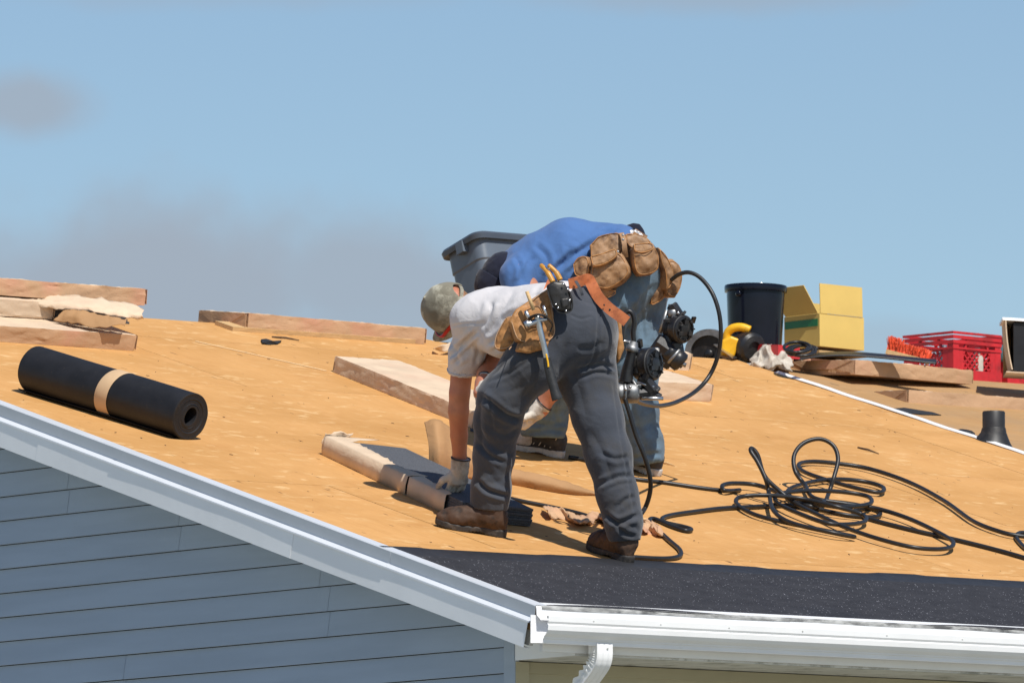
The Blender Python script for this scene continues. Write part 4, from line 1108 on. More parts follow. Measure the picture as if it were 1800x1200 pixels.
def build_crate(label, c, yaw, S=0.33, H=0.30):
    """milk crate: corner posts, bands, hand holes, lattice panels"""
    t = thing('milk_crate', label, 'crate', c, 'red milk crates')
    def W_(x, y, z): return c + A(x * math.cos(yaw) - y * math.sin(yaw), x * math.sin(yaw) + y * math.cos(yaw), z)
    E1 = W_(1, 0, 0) - c; E2 = W_(0, 1, 0) - c; Z = A(0, 0, 1)
    for (x, y) in ((0, 0), (S - 0.04, 0), (S - 0.04, S - 0.04), (0, S - 0.04)):
        MB().box(W_(x, y, 0), E1 * 0.04, E2 * 0.04, Z * (H - 0.06)).build('corner_post', M['crate'], t)
    mb = MB()
    for (o_, a, n) in ((W_(-0.004, -0.004, 0), E1, E2), (W_(-0.004, S - 0.006, 0), E1, E2), (W_(-0.004, 0.006, 0), E2, E1), (W_(S - 0.006, 0.006, 0), E2, E1)):
        L = S + 0.008 if a is E1 else S - 0.012
        for z, hh in ((H - 0.012, 0.012), (H - 0.036, 0.017), (H - 0.060, 0.017), (H - 0.088, 0.010)): mb.box(o_ + Z * z, a * L, n * 0.010, Z * hh)
        mb.box(o_ + Z * 0.0, a * L, n * 0.010, Z * 0.055)
    mb.build('band', M['crate'], t)
    for (o_, a, n) in ((W_(0, 0, 0), E1, E2), (W_(0, S - 0.004, 0), E1, E2), (W_(0, 0, 0), E2, E1), (W_(S - 0.004, 0, 0), E2, E1)):
        mb = MB(); z0, z1 = 0.055, H - 0.088
        # sloping frame bars and diamond lattice
        def bar(p, q, w, tk):
            p = np.asarray(p); q = np.asarray(q); d_ = unit(q - p); s_ = unit(np.cross(d_, n)) * w; mb.box(p - s_ / 2 + n * 0.0015, q - p, s_, n * tk)
        g_ = lambda u, z: o_ + a * u + Z * z
        bar(g_(0.045, z0), g_(0.115, H - 0.02), 0.011, 0.012); bar(g_(S - 0.045, z0), g_(S - 0.115, H - 0.02), 0.011, 0.012)
        bar(g_(0.08, 0.155), g_(S - 0.08, 0.155), 0.012, 0.008)
        for k in range(7):
            u = 0.05 + k * 0.034
            bar(g_(u, z0), g_(min(u + 0.09, S - 0.05), z0 + min(0.09, (S - 0.05 - u)) ), 0.007, 0.006); bar(g_(S - u, z0), g_(max(S - u - 0.09, 0.05), z0 + min(0.09, S - 0.05 - u)), 0.007, 0.0055)
        mb.box(g_(0.04, z0) + n * 0.001, a * 0.035, n * 0.006, Z * (z1 - z0)); mb.box(g_(S - 0.075, z0) + n * 0.001, a * 0.035, n * 0.006, Z * (z1 - z0))
        mb.build('side_panel', M['crate'], t)
    MB().box(W_(0.012, 0.012, 0.003), E1 * (S - 0.024), E2 * (S - 0.024), Z * 0.006).build('base', M['crate'], t)
    # a few boxes of fixings inside
    return t
def build_right():
    dC = 45.6
    c = P(1678, 664, dC); c = P(1676, 667, dC)
    build_crate('red plastic milk crate nearest the orange brush', c, rad(7), 0.345, 0.245)
    c2 = P(1771, 677, dC + 0.35)
    build_crate('red plastic milk crate partly behind the open carton at the right edge', c2, rad(7), 0.345, 0.245)
    for i, (px_, py_, lb) in enumerate(((1718, 625, 'white plastic bottle inside the nearer red crate'), (1660, 620, 'grey can inside the nearer red crate near its left side'))):
        b_ = P(px_, py_, dC + (0.17 if i == 0 else 0.2)); V, F = lathe(b_ - A(0, 0, 0.12), A(0, 0, 1), [(0.028, 0), (0.03, 0.01), (0.03, 0.11), (0.014, 0.14), (0.014, 0.16)], 16)
        o = mk('bottle', V, F, M['rag' if i == 0 else 'tote']); tag(o, lb, 'bottle')
    # black vent pipe with its flared boot
    base = RP(1747, 783, -0.016); t = thing('vent_pipe', 'black plumbing vent pipe with a flared rubber boot', 'vent pipe', base)
    k = depth(base) / FPX; r = 20 * k
    top = P(1748, 715, depth(base)); H = np.linalg.norm(top - base)
    V, F = lathe(base - A(0, 0, 0.02), A(0, 0, 1), [(r * 0.97, 0), (r, 0.05), (r, H * 0.97), (r * 0.93, H), (r * 0.86, H), (r * 0.86, H * 0.6)], 28); mk('pipe', V, F, M['pipe'], t, angle=40)
    V = []; F = []; seg = 28
    for (rr, h_, e) in ((0.092, -0.0, 1), (0.090, 0.008, 1), (0.078, 0.024, 0.8), (0.068, 0.045, 0.5), (0.060, 0.062, 0.2), (r + 0.004, 0.078, 0), (r + 0.002, 0.084, 0)):
        for j in range(seg):
            a = 2 * math.pi * j / seg; q = RF(0, 0, 0); V.append(base + Xv * rr * math.cos(a) + (Vv * e + unit(A(0, 1, 0)) * (1 - e)) * rr * math.sin(a) * (1 + 0.35 * e * (math.sin(a) > 0)) + A(0, 0, h_))
    for i in range(6):
        for j in range(seg): F.append((i * seg + j, i * seg + (j + 1) % seg, (i + 1) * seg + (j + 1) % seg, (i + 1) * seg + j))
    mk('boot', V, F, M['pipe'], t)
    # small black cap lying left of the pipe
    b_ = RP(1697, 763, -0.014); V, F = lathe(b_, Nv, [(0.045, 0), (0.045, 0.012), (0.03, 0.02)], 18); o = mk('pipe_cap', V, F, M['pipe']); tag(o, 'small black cap on the dusty plywood left of the vent pipe', 'cap')
    # flat dark patch on the right roof
    pl = [(1560, 718), (1590, 716), (1640, 724), (1655, 729), (1620, 728), (1580, 724)]
    V = [RP(x, y, -0.0145) for x, y in pl] + [RP(x, y, -0.012) for x, y in pl]; n = len(pl)
    o = mk('dark_piece', V, [tuple(range(n))[::-1], tuple(range(n, 2 * n))] + [(i, (i + 1) % n, n + (i + 1) % n, n + i) for i in range(n)], M['scrap'], smooth=False); tag(o, 'flat dark patch on the right roof below the brown bundles', 'felt scrap', 'felt scraps')
    # brush: wooden block with orange bristles
    d = 44.75; a = P(1558, 622, d); b_ = P(1630, 640, d - 0.05); ax = unit(b_ - a); up = unit(A(0, 0, 1) - ax * ax[2]); L = np.linalg.norm(b_ - a); nb = unit(np.cross(ax, up))
    t = thing('brush', 'push brush head with orange bristles on the upper brown bundle', 'brush', a)
    MB().box(a - nb * 0.03, ax * L, nb * 0.06, up * 0.022).build('block', M['wood'], t)
    mb = MB(); rr = random.Random(4)
    for i in range(620):
        p = a + ax * (L * rr.random() * 0.98 + 0.002) + nb * rr.uniform(-0.028, 0.028) + up * 0.02; dd = unit(up + ax * rr.gauss(-0.10, 0.16) + nb * rr.gauss(0, 0.2)); ln = rr.uniform(0.055, 0.075) * (1.0 if (p - a) @ ax < L * 0.3 else 0.75)
        mb.add(*tube([p, p + dd * ln * 0.6, p + dd * ln + nb * rr.gauss(0, 0.006)], [0.0026, 0.0025, 0.0016], 4))
    o = mb.build('bristles', M['orange'], t); o['kind'] = 'stuff'
    # flat black strap lying over the bundle
    rows = []
    for w in (0, 1):
        rows.append([P(x, y + w * 6, 44.5 - w * 0.10) for x, y in ((1395, 628), (1440, 621), (1490, 619), (1540, 622), (1590, 627), (1646, 633))])
    sheet('black_strap', 'flat black strap lying along the top of the upper brown bundle', rows, M['rubber'], cat='strap', thick=0.008)
    # open carton lying on its side at the right edge
    d = 44.6; c = P(1769, 654, d)
    t = thing('carton', 'open carton lying on its side with a white top at the right edge', 'carton', c)
    e1 = unit(A(1, -0.1, 0)); e2 = unit(A(CF[0], CF[1], 0)); k = d / FPX; H = 92 * k
    MB().box(c, e1 * 0.30, e2 * 0.3, A(0, 0, 0.006)).build('bottom_panel', M['kraft_pale'], t)
    cv = [c + A(0, 0, H * s_) + e1 * (-0.006 * (1 - s_) * 0 + 0.035 * (1 - s_) ** 2 - 0.006 * s_) for s_ in np.linspace(0.06, 1, 8)]
    V = [q for q in cv] + [q + e2 * 0.3 for q in cv] + [q + e1 * 0.008 for q in cv] + [q + e2 * 0.3 + e1 * 0.008 for q in cv]; F = []
    for i in range(7): F += [(i, i + 1, 8 + i + 1, 8 + i), (16 + i, 24 + i, 25 + i, 17 + i), (i, 16 + i, 17 + i, i + 1)]
    mk('side_panel', V, F, M['kraft_pale'], t)
    MB().box(c + A(0, 0, H) - e1 * 0.02, e1 * 0.3, e2 * 0.3, A(0, 0, 0.014) + e2 * 0.01).build('top_panel', M['white'], t)
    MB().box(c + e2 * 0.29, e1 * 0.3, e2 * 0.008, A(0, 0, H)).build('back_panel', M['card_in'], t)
    MB().box(c + e2 * 0.02 + e1 * 0.045 + A(0, 0, 0.012), e1 * 0.24, e2 * 0.25, A(0, 0, H - 0.02)).build('dark_filler', M['felt'], t)  # black block added to stand in for the carton's unlit inside
    # teal bottle behind the carton
    b_ = P(1757, 600, 46.0); V, F = lathe(b_ - A(0, 0, 0.1), unit(A(0.5, 0, 1)), [(0.035, 0), (0.036, 0.13), (0.018, 0.17), (0.016, 0.20)], 16); o = mk('bottle', V, F, M['glass']); tag(o, 'dark teal bottle leaning behind the crates at the right', 'bottle')
    # red flat tool case under the bucket
    c = P(1368, 628, 44.3); MB().box(c, A(0.15, 0.02, 0), A(0, 0.2, 0.02), A(0, 0, 0.062)).build('tool_case', M['redbox'])
    tag(bpy.data.objects['tool_case'], 'small red case under the black bucket behind the rag', 'tool case')
    # coil of black cord beside it
    pts = []
    for i in range(60):
        a = i * 0.42; pts.append(P(1398 + 22 * math.cos(a) + i * 0.3, 616 + 9 * math.sin(a) - (6 if i < 20 else 0), 44.05 - 0.1 * math.sin(a)))
    C_ = catmull(pts, 3); V, F = tube(C_, 0.008, 8); o = mk('power_cord', V, F, M['rubber']); tag(o, 'small coil of black cord beside the pale rag', 'cord')
    # support under the ridge clutter: plank bundle on the right roof near the ridge
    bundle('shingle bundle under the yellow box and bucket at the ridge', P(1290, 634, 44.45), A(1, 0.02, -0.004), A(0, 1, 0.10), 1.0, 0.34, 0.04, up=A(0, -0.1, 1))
    # rag heap
    dR = depth(RP(1350, 648)); rows = []
    prof = [(647, 0.0), (642, -0.01), (632, 0.0), (622, 0.03), (612, 0.05), (606, 0.10), (612, 0.17), (626, 0.22)]
    for k, (y, dd) in enumerate(prof):
        row = []
        for m_, x in enumerate((1320, 1330, 1340, 1350, 1360, 1370, 1381, 1392)):
            arch = 1 - ((m_ - 3.5) / 3.9) ** 2; yy = 648 + (x - 1320) * 0.06 - (648 - y) * (0.15 + 0.85 * arch) + 5 * math.sin(m_ * 2.1 + k * 1.3) * arch
            row.append(P(x + 3 * math.sin(k * 2 + m_), yy, dR + dd + 0.018 * math.sin(m_ * 2.7 + k * 0.9)))
        rows.append(row)
    o = sheet('rag', 'x', rows, M['rag'], cat='rag', thick=0.004, crump=0.011, seed=6, n=6); tag(o, 'crumpled pale work rag at the top of the white roof edge', 'rag')
build_right()
def build_saw():
    d = depth(RP(1262, 626)) + 0.05; k = d / FPX
    t = thing('circular_saw', 'yellow and black circular saw lying on the ridge beside the bucket', 'circular saw', P(1262, 626, d))
    # grey blade guard: half ring seen from the side
    c = P(1247, 622, d + 0.05); n = unit(-CF * 0.85 + CR * -0.3); u = unit(np.cross(A(0, 0, 1), n)); w = np.cross(n, u)
    V = []; F = []; m = 26
    for i in range(m):
        a = math.pi * i / (m - 1)
        for (rr, z) in ((44 * k, -0.02), (44 * k, 0.02), (33 * k, 0.02), (33 * k, -0.02)): V.append(c + rr * (math.cos(a) * u + math.sin(a) * w) + n * z)
    for i in range(m - 1):
        for j in range(4): F.append((i * 4 + j, i * 4 + (j + 1) % 4, (i + 1) * 4 + (j + 1) % 4, (i + 1) * 4 + j))
    F += [(0, 1, 2, 3), ((m - 1) * 4 + 3, (m - 1) * 4 + 2, (m - 1) * 4 + 1, (m - 1) * 4)]
    mk('blade_guard', V, F, M['alu'], t, angle=40)
    V, F = lathe(c - n * 0.003, n, [(38 * k, 0), (38 * k, 0.003)], 40); mk('blade', V, F, M['black'], t, angle=30)
    V, F = lathe(c + n * 0.003, n, [(0.025, 0), (0.02, 0.012)], 16); mk('arbor', V, F, M['black'], t)
    # black motor drum facing us, tilted
    a = P(1298, 600, d - 0.02); b_ = P(1316, 588, d - 0.16)
    V, F = lathe(P(1306, 608, d), unit(-CF * 0.8 + CR * 0.5 - CU * 0.12), [(0.06, -0.03), (0.074, 0.0), (0.078, 0.05), (0.075, 0.085), (0.062, 0.10), (0.035, 0.104), (0.032, 0.09)], 28); mk('motor', V, F, M['black'], t, angle=35)
    # D shaped yellow handle and body
    pts = catmull([P(1275, 625, d - 0.02), P(1277, 604, d - 0.02), P(1279, 586, d - 0.02), P(1288, 577, d - 0.03), P(1303, 575, d - 0.04), P(1318, 580, d - 0.05)], 8)
    V, F = tube(pts, [0.024] * 10 + [0.021] * (len(pts) - 10), 14); mk('handle', V, F, M['yellow'], t)
    V, F = slab([(1268, 598), (1284, 590), (1300, 596), (1296, 612), (1290, 628), (1268, 624)], d - 0.05, 0.08, 0.012); mk('body', V, F, M['yellow'], t)
    mb = MB(); mb.box(P(1262, 606, d - 0.05), P(1296, 630, d - 0.10) - P(1262, 606, d - 0.05), n * 0.07, CU * 0.004); mb.build('base_plate', M['steel'], t)
build_saw()
def build_debris():
    # dark scrap near the ridge
    pl = [(459, 596), (468, 595), (480, 599), (495, 598), (488, 604), (472, 605), (461, 602)]
    V = [RP(x, y, 0.001) for x, y in pl] + [RP(x, y, 0.012 + 0.008 * math.sin(i)) for i, (x, y) in enumerate(pl)]; n = len(pl)
    o = mk('dark_piece', V, [tuple(range(n))[::-1], tuple(range(n, 2 * n))] + [(i, (i + 1) % n, n + (i + 1) % n, n + i) for i in range(n)], M['scrap'], smooth=False); tag(o, 'small dark felt scrap on the plywood below the ridge bundle', 'felt scrap', 'felt scraps')
    rr = random.Random(9)
    # long pale batten lying down the slope
    a, b_ = RP(345, 600, 0.001), RP(575, 652, 0.001); s_ = unit(np.cross(b_ - a, RN)) * 0.016
    MB().box(a, b_ - a, s_, RN * 0.003).build('lath', M['lath']); tag(bpy.data.objects['lath'], 'thin pale lath lying down the slope left of the pale bundle', 'lath')
    for (x0, y0, x1, y1, lb) in ((478, 592, 526, 598, 'thin dark splinter right of the small felt scrap below the ridge'), (1508, 786, 1545, 797, 'dark splinter on the plywood right of the standing hose loop'), (1160, 812, 1186, 818, 'pale splinter beside the back worker\'s right shoe')):
        a, b_ = RP(x0, y0, 0.004), RP(x1, y1, 0.004); V, F = tube([a, (a + b_) / 2 + RN * 0.004, b_], [0.004, 0.005, 0.002], 5); o = mk('splinter', V, F, M['chip' if lb[0] != 'p' else 'wood']); tag(o, lb, 'splinter', 'splinters on the roof')
    # folded paper wedge near the front worker's cap
    rows = [[RP(762, 612, 0.03), RP(778, 606, 0.05), RP(800, 600, 0.05)], [RP(762, 613, 0.012), RP(778, 617, 0.02), RP(800, 616, 0.02)]]
    sheet('paper_scrap', 'curled paper offcut on the roof just below the front worker\'s cap', rows, M['kraft_pale'], group='torn wrapper scraps', crump=0.004)
    # grit and chips all over the deck: one mass
    mb = MB()
    for i in range(260):
        x, v = rr.uniform(0.1, 5.9), rr.uniform(1.15, 6.5); s_ = rr.uniform(0.0012, 0.0035); a = rr.uniform(0, math.pi); l = s_ * rr.uniform(1.5, 5)
        u = Xv * math.cos(a) + Vv * math.sin(a); w = -Xv * math.sin(a) + Vv * math.cos(a)
        mb.box(RF(x, v, 0.0015) , u * l, w * s_, RN * s_ * 0.6)
    o = mb.build('wood_chips', M['chip']); tag(o, 'fine dark chips and grit strewn over the plywood', 'debris', kind='stuff')
build_debris()

# ------------------------------------------------------------------ the two workers
def cloth_mat(name, col, weave=900, var=0.08, dirt=None, damt=(0.55, 0.8), rough=0.9, sheen=0.15, wr=0.25):
    m, nt, b = new_mat(name); g = NB(nt); co = g.co(rnd=False)
    c = g.mix(g.rng(g.noise(co, 6, 5), 0.3, 0.7), tuple(q * (1 - var) for q in col), tuple(min(1, q * (1 + var)) for q in col))
    if dirt: c = g.mix(g.rng(g.noise(co, 5, 7, 0.68), damt[0], damt[1], 0, 0.75), c, dirt)
    g.L.new(c, b.inputs['Base Color']); b.inputs['Roughness'].default_value = rough; b.inputs['Specular IOR Level'].default_value = 0.2
    b.inputs['Sheen Weight'].default_value = sheen; b.inputs['Sheen Roughness'].default_value = 0.5
    g.bump(b, g.noise(co, 24, 5, 0.6, 1.4), wr * 1.7, 0.006); g.bump(b, g.noise(g.co((1, 1, 2.2), rot=(0.5, 0.4, 0.3), rnd=False), 70, 3, 0.6, 1.0), wr, 0.003); g.bump(b, g.noise(co, weave, 2), 0.25, 0.001)
    return m
def skin_mat(name, col):
    m, nt, b = new_mat(name); g = NB(nt); co = g.co(rnd=False)
    c = g.mix(g.rng(g.noise(co, 18, 5), 0.3, 0.7), tuple(q * 0.86 for q in col), tuple(q * 1.1 for q in col))
    c = g.mix(g.rng(g.noise(co, 5, 3), 0.40, 0.65, 0, 0.6), c, (col[0] * 0.90, col[1] * 0.66, col[2] * 0.66))
    g.L.new(c, b.inputs['Base Color']); b.inputs['Roughness'].default_value = 0.5
    b.inputs['Subsurface Weight'].default_value = 0.12; b.inputs['Subsurface Radius'].default_value = (0.012, 0.005, 0.003); b.inputs['Subsurface Scale'].default_value = 1.0
    g.bump(b, g.noise(co, 160, 3), 0.15, 0.002); g.bump(b, g.noise(g.co((1, 1, 0.35), rnd=False), 45, 3), 0.2, 0.004)
    return m
def leather_mat(name, col, dirt=(0.06, 0.035, 0.02), rough=0.55):
    m, nt, b = new_mat(name); g = NB(nt); co = g.co(rnd=False)
    c = g.mix(g.rng(g.noise(co, 9, 5), 0.3, 0.7), tuple(q * 0.75 for q in col), tuple(min(1, q * 1.15) for q in col))
    c = g.mix(g.rng(g.noise(co, 17, 8, 0.72), 0.46, 0.66, 0, 0.85), c, dirt)
    g.L.new(c, b.inputs['Base Color']); b.inputs['Roughness'].default_value = rough; b.inputs['Specular IOR Level'].default_value = 0.4
    g.bump(b, g.noise(co, 60, 4), 0.3, 0.004); g.bump(b, g.noise(co, 260, 2), 0.2, 0.001)
    return m
M['skin'] = skin_mat('sunburnt_skin', (0.50, 0.215, 0.125))
M['trousers'] = cloth_mat('charcoal_work_trousers', (0.050, 0.056, 0.071), 700, 0.12, (0.062, 0.055, 0.048), (0.45, 0.75), sheen=0.25)
M['tee_grey'] = cloth_mat('pale_grey_tshirt', (0.60, 0.575, 0.58), 900, 0.04, (0.48, 0.42, 0.36), (0.60, 0.85))
M['tee_blue'] = cloth_mat('blue_tshirt', (0.066, 0.145, 0.335), 900, 0.07, None)
M['jeans'] = cloth_mat('faded_denim', (0.115, 0.180, 0.245), 600, 0.22, (0.085, 0.105, 0.12), (0.45, 0.7), sheen=0.1)
M['cap_khaki'] = cloth_mat('khaki_cap_cloth', (0.40, 0.38, 0.30), 700, 0.35, (0.12, 0.105, 0.075), (0.47, 0.58))
M['cap_navy'] = cloth_mat('navy_cap_cloth', (0.012, 0.014, 0.028), 700, 0.1)
M['glove'] = cloth_mat('white_work_glove', (0.58, 0.53, 0.46), 500, 0.08, (0.10, 0.085, 0.075), (0.5, 0.7))
M['boot'] = leather_mat('brown_boot_leather', (0.080, 0.042, 0.024), (0.016, 0.011, 0.009), 0.7)
M['sole'] = simple('dark_boot_sole', (0.028, 0.024, 0.022), 0.65, 0.3, 40, 0.2, 70, dirt=(0.09, 0.07, 0.055), dscale=25)
M['tan_leather'] = leather_mat('tan_pouch_leather', (0.46, 0.22, 0.075), (0.12, 0.055, 0.022))
M['brown_leather'] = leather_mat('worn_brown_leather', (0.33, 0.185, 0.09), (0.085, 0.042, 0.022))
M['black_leather'] = leather_mat('black_holster_leather', (0.03, 0.027, 0.025), (0.012, 0.011, 0.011), 0.4)
M['belt'] = leather_mat('orange_leather_belt', (0.52, 0.16, 0.06), (0.28, 0.08, 0.035), 0.45)
M['grip_y'] = simple('amber_plier_grip', (0.55, 0.26, 0.04), 0.4, 0.15, 40)
M['handle_blk'] = simple('hammer_grip_rubber', (0.022, 0.022, 0.023), 0.55, 0.25, 50, 0.25, 120)
M['shoe_w'] = simple('white_shoe_mesh', (0.55, 0.51, 0.47), 0.75, 0.1, 60, 0.3, 200, dirt=(0.25, 0.2, 0.16), dscale=20)
M['shoe_d'] = simple('dark_shoe_upper', (0.035, 0.035, 0.042), 0.6, 0.2, 50, 0.3, 150)
M['red'] = simple('red_frame', (0.55, 0.04, 0.03), 0.35, 0.1)
def checker_mat():
    m, nt, b = new_mat('checked_cloth'); g = NB(nt); c = g.N.new('ShaderNodeTexChecker'); g.L.new(g.co((1, 1, 1), rnd=False, rot=(0.4, 0.3, 0.5)), c.inputs['Vector']); c.inputs['Scale'].default_value = 90
    c.inputs['Color1'].default_value = (0.85, 0.85, 0.85, 1); c.inputs['Color2'].default_value = (0.25, 0.25, 0.27, 1); g.L.new(c.outputs[0], b.inputs['Base Color']); b.inputs['Roughness'].default_value = 0.9
    return m
M['check'] = checker_mat()

def bounds(pts, pad):
    q = np.array([p for p, r in pts]); r = np.array([r for p, r in pts])[:, None]; return (q - r).min(0) - pad, (q + r).max(0) + pad
def crease(V, N, lines):
    """press folds into a garment along drawn lines; only on the side that faces the viewer"""
    uv = PX(V); face = np.clip((N @ -CF) * 2.0, 0, 1); out = np.zeros(len(V))
    for (ln, w, dp) in lines:
        C_ = catmull(ln, 6); best = np.full(len(V), 1e9); tt = np.zeros(len(V)); n = len(C_)
        for i in range(n - 1):
            a, e = C_[i], C_[i + 1] - C_[i]; t = np.clip(((uv - a) @ e) / (e @ e + 1e-9), 0, 1); d = np.linalg.norm(uv - a - t[:, None] * e, axis=1)
            k = d < best; best[k] = d[k]; tt[k] = ((i + t) / (n - 1))[k]
        fade = np.clip(np.minimum(tt, 1 - tt) * 5 + 0.25, 0, 1)
        out += dp * fade * (-np.exp(-(best / w) ** 1.15) + 0.55 * np.exp(-((best - 1.9 * w) / (1.1 * w)) ** 2)) * (0.75 + 0.5 * math.sin(len(ln) * 3.1 + ln[0][0]))
    return V + N * (out * face)[:, None]
def folds(V, N, amp, sc, seed, axis=None, ratio=3.0):
    """soft cloth folds: ridged noise squeezed along an axis"""
    q = V.copy()
    if axis is not None: q = q + (ratio - 1) * (V @ unit(axis))[:, None] * unit(axis)
    r = fbm(q * sc + seed, 2); s_ = 1 - np.abs(pnoise(q * sc * 1.3 + seed + 31)) * 2.2
    return V + N * (amp * (0.6 * r + 0.7 * np.clip(s_, -0.5, 1) ** 2))[:, None]
def garment(name, fn, lo, hi, h, mat, parent, amp=0.004, sc=14, seed=0, lines=(), axis=None, it=2, ratio=3.0):
    V, F = nets(fn, lo, hi, h); V = relax(V, F, it); N = normals(V, F)
    if amp: V = folds(V, N, amp, sc, seed, axis, ratio); N = normals(V, F)
    if lines: V = crease(V, N, lines); V = relax(V, F, 1, 0.22)
    return mk(name, V, F, mat, parent)
def shoe(parent, heel, toe, up, L, mats, name='boot', width=1.0, shaft=0.17, seed=0):
    """shoe built heel to toe on its sole; up = surface normal. Parts: sole"""
    x = unit(np.asarray(toe) - np.asarray(heel)); z = unit(up); x = unit(x - z * (x @ z)); y = np.cross(z, x)
    out = [(0.0, 0.0), (0.006, 0.026), (0.04, 0.037), (0.10, 0.035), (0.16, 0.043), (0.21, 0.049), (0.26, 0.042), (0.292, 0.024), (0.30, 0.0)]
    poly = np.array([(a * L / 0.30, b_ * width) for a, b_ in out] + [(a * L / 0.30, -b_ * width * 0.92) for a, b_ in out[-2:0:-1]]); kx = L / 0.30
    def W_(V): return np.asarray(heel) + V[:, :1] * x + V[:, 1:2] * y + V[:, 2:] * z
    def sole(p):
        d2 = polyd(p[..., :2], poly); lift = 0.012 * np.clip((p[..., 0] / kx - 0.2) / 0.1, 0, 1) ** 2
        zz = p[..., 2] - lift; arch = 0.010 * np.exp(-((p[..., 0] / kx - 0.115) / 0.03) ** 2)
        return np.maximum(d2, np.maximum(zz - 0.033 + 0.006 * np.clip((p[..., 0] / kx - 0.08) / 0.1, 0, 1), arch - zz)) + 0.0012 * np.sin(p[..., 0] * 420) * (zz < 0.012)
    pts = [(A(0.050 * kx, 0, 0.062), 0.040), (A(0.11 * kx, 0, 0.072), 0.043), (A(0.17 * kx, 0, 0.060), 0.041), (A(0.215 * kx, 0.002, 0.048), 0.041), (A(0.258 * kx, 0.001, 0.044), 0.034)]
    sh = [(A(0.062 * kx, 0, 0.085), 0.046), (A(0.072 * kx, 0, shaft), 0.048)]
    def upper(p):
        q = p * A(1, 1 / width, 1); d = smin(chain(q, pts, 0.03), chain(q, sh, 0.03), 0.04)
        d = smin(d, np.maximum(polyd(p[..., :2], poly) + 0.004, np.abs(p[..., 2] - 0.035) - 0.014), 0.012)
        d = d + 0.0022 * np.sin(p[..., 0] * 150 + p[..., 2] * 60) * np.exp(-((p[..., 0] / kx - 0.15) / 0.03) ** 2) + 0.004 * fbm(p * 26 + seed, 2)
        return np.maximum(d, np.maximum(0.027 - p[..., 2], p[..., 2] - shaft))
    lo, hi = A(-0.02, -0.075, -0.012), A(L + 0.03, 0.075, shaft + 0.02)
    V, F = nets(upper, lo, hi, 0.0045); V = relax(V, F, 1); b_ = mk(name, W_(V), F, mats[0], parent)
    V, F = nets(sole, lo, hi, 0.0045); mk('sole', W_(V), F, mats[1], b_)
    # laces across the instep
    mb = MB()
    for k in range(4):
        xx = (0.105 + 0.022 * k) * kx; zz = 0.118 - 0.014 * k
        mb.add(*tube(W_(catmull([A(xx, -0.028, zz - 0.016), A(xx + 0.006, -0.01, zz + 0.002), A(xx + 0.006, 0.012, zz + 0.002), A(xx, 0.028, zz - 0.016)], 4)), 0.0028, 6))
    mb.build('laces', mats[2], b_, smooth=True)
    return b_, W_
def glove(parent, wrist, knuckle, side, palm_n, curls, mat, name='glove', scale=1.0, cuff=0.05):
    """glove with a palm, four fingers of different length with bends, and a thumb from the side of the palm"""
    w, k = np.asarray(wrist), np.asarray(knuckle); ax = unit(k - w); sd_ = unit(np.asarray(side) - ax * (np.asarray(side) @ ax)); pn = unit(np.asarray(palm_n) - ax * (np.asarray(palm_n) @ ax) - sd_ * (np.asarray(palm_n) @ sd_))
    S = scale; chains = []
    for i, (off, ln) in enumerate(((-0.033, 0.078), (-0.011, 0.088), (0.011, 0.082), (0.032, 0.064))):
        p = k + sd_ * off * S; d = ax.copy(); ch = [(p - ax * 0.02 * S, 0.0115 * S)]; ang = 0
        for j, f in enumerate((0.46, 0.30, 0.24)):
            ang += curls[min(i, len(curls) - 1)][j]; d = unit(ax * math.cos(ang) + pn * math.sin(ang) + sd_ * off * 2.0)
            p = p + d * ln * f * S; ch.append((p, (0.0108 - 0.0012 * j) * S))
        chains.append(ch)
    tb = w + ax * 0.028 * S - sd_ * 0.034 * S + pn * 0.008
    chains.append([(tb, 0.017 * S), (tb + unit(ax * 0.7 - sd_ * 0.8 + pn * 0.4) * 0.042 * S, 0.014 * S), (tb + unit(ax * 0.7 - sd_ * 0.8 + pn * 0.4) * 0.042 * S + unit(ax * 1.0 - sd_ * 0.2 + pn * 0.5) * 0.034 * S, 0.0115 * S)])
    def fn(p):
        d = ecap(p, w, k - ax * 0.012, sd_, (0.036 * S, 0.031 * S), (0.045 * S, 0.022 * S))
        for ch in chains: d = smin(d, chain(p, ch, 0.006), 0.008)
        d = smin(d, capd(p, w - ax * cuff, w, 0.039 * S, 0.036 * S), 0.012)
        d = d + 0.0025 * fbm(p * 45, 2)
        return np.maximum(d, -((p - (w - ax * cuff * 0.95)) @ ax))
    allp = [q for ch in chains for q in ch] + [(w - ax * cuff, 0.045), (k, 0.05)]
    lo, hi = bounds(allp, 0.015); V, F = nets(fn, lo, hi, 0.004); V = relax(V, F, 1)
    g_ = mk(name, V, F, mat, parent)
    # knitted cuff edge
    c = w - ax * cuff * 0.95; pts = [c + 0.040 * S * (math.cos(a) * sd_ + math.sin(a) * np.cross(ax, sd_)) for a in np.linspace(0, 2 * math.pi, 25)]
    mk('cuff_band', *tube(pts, 0.0028, 6, False), M['black'], g_)
    return g_
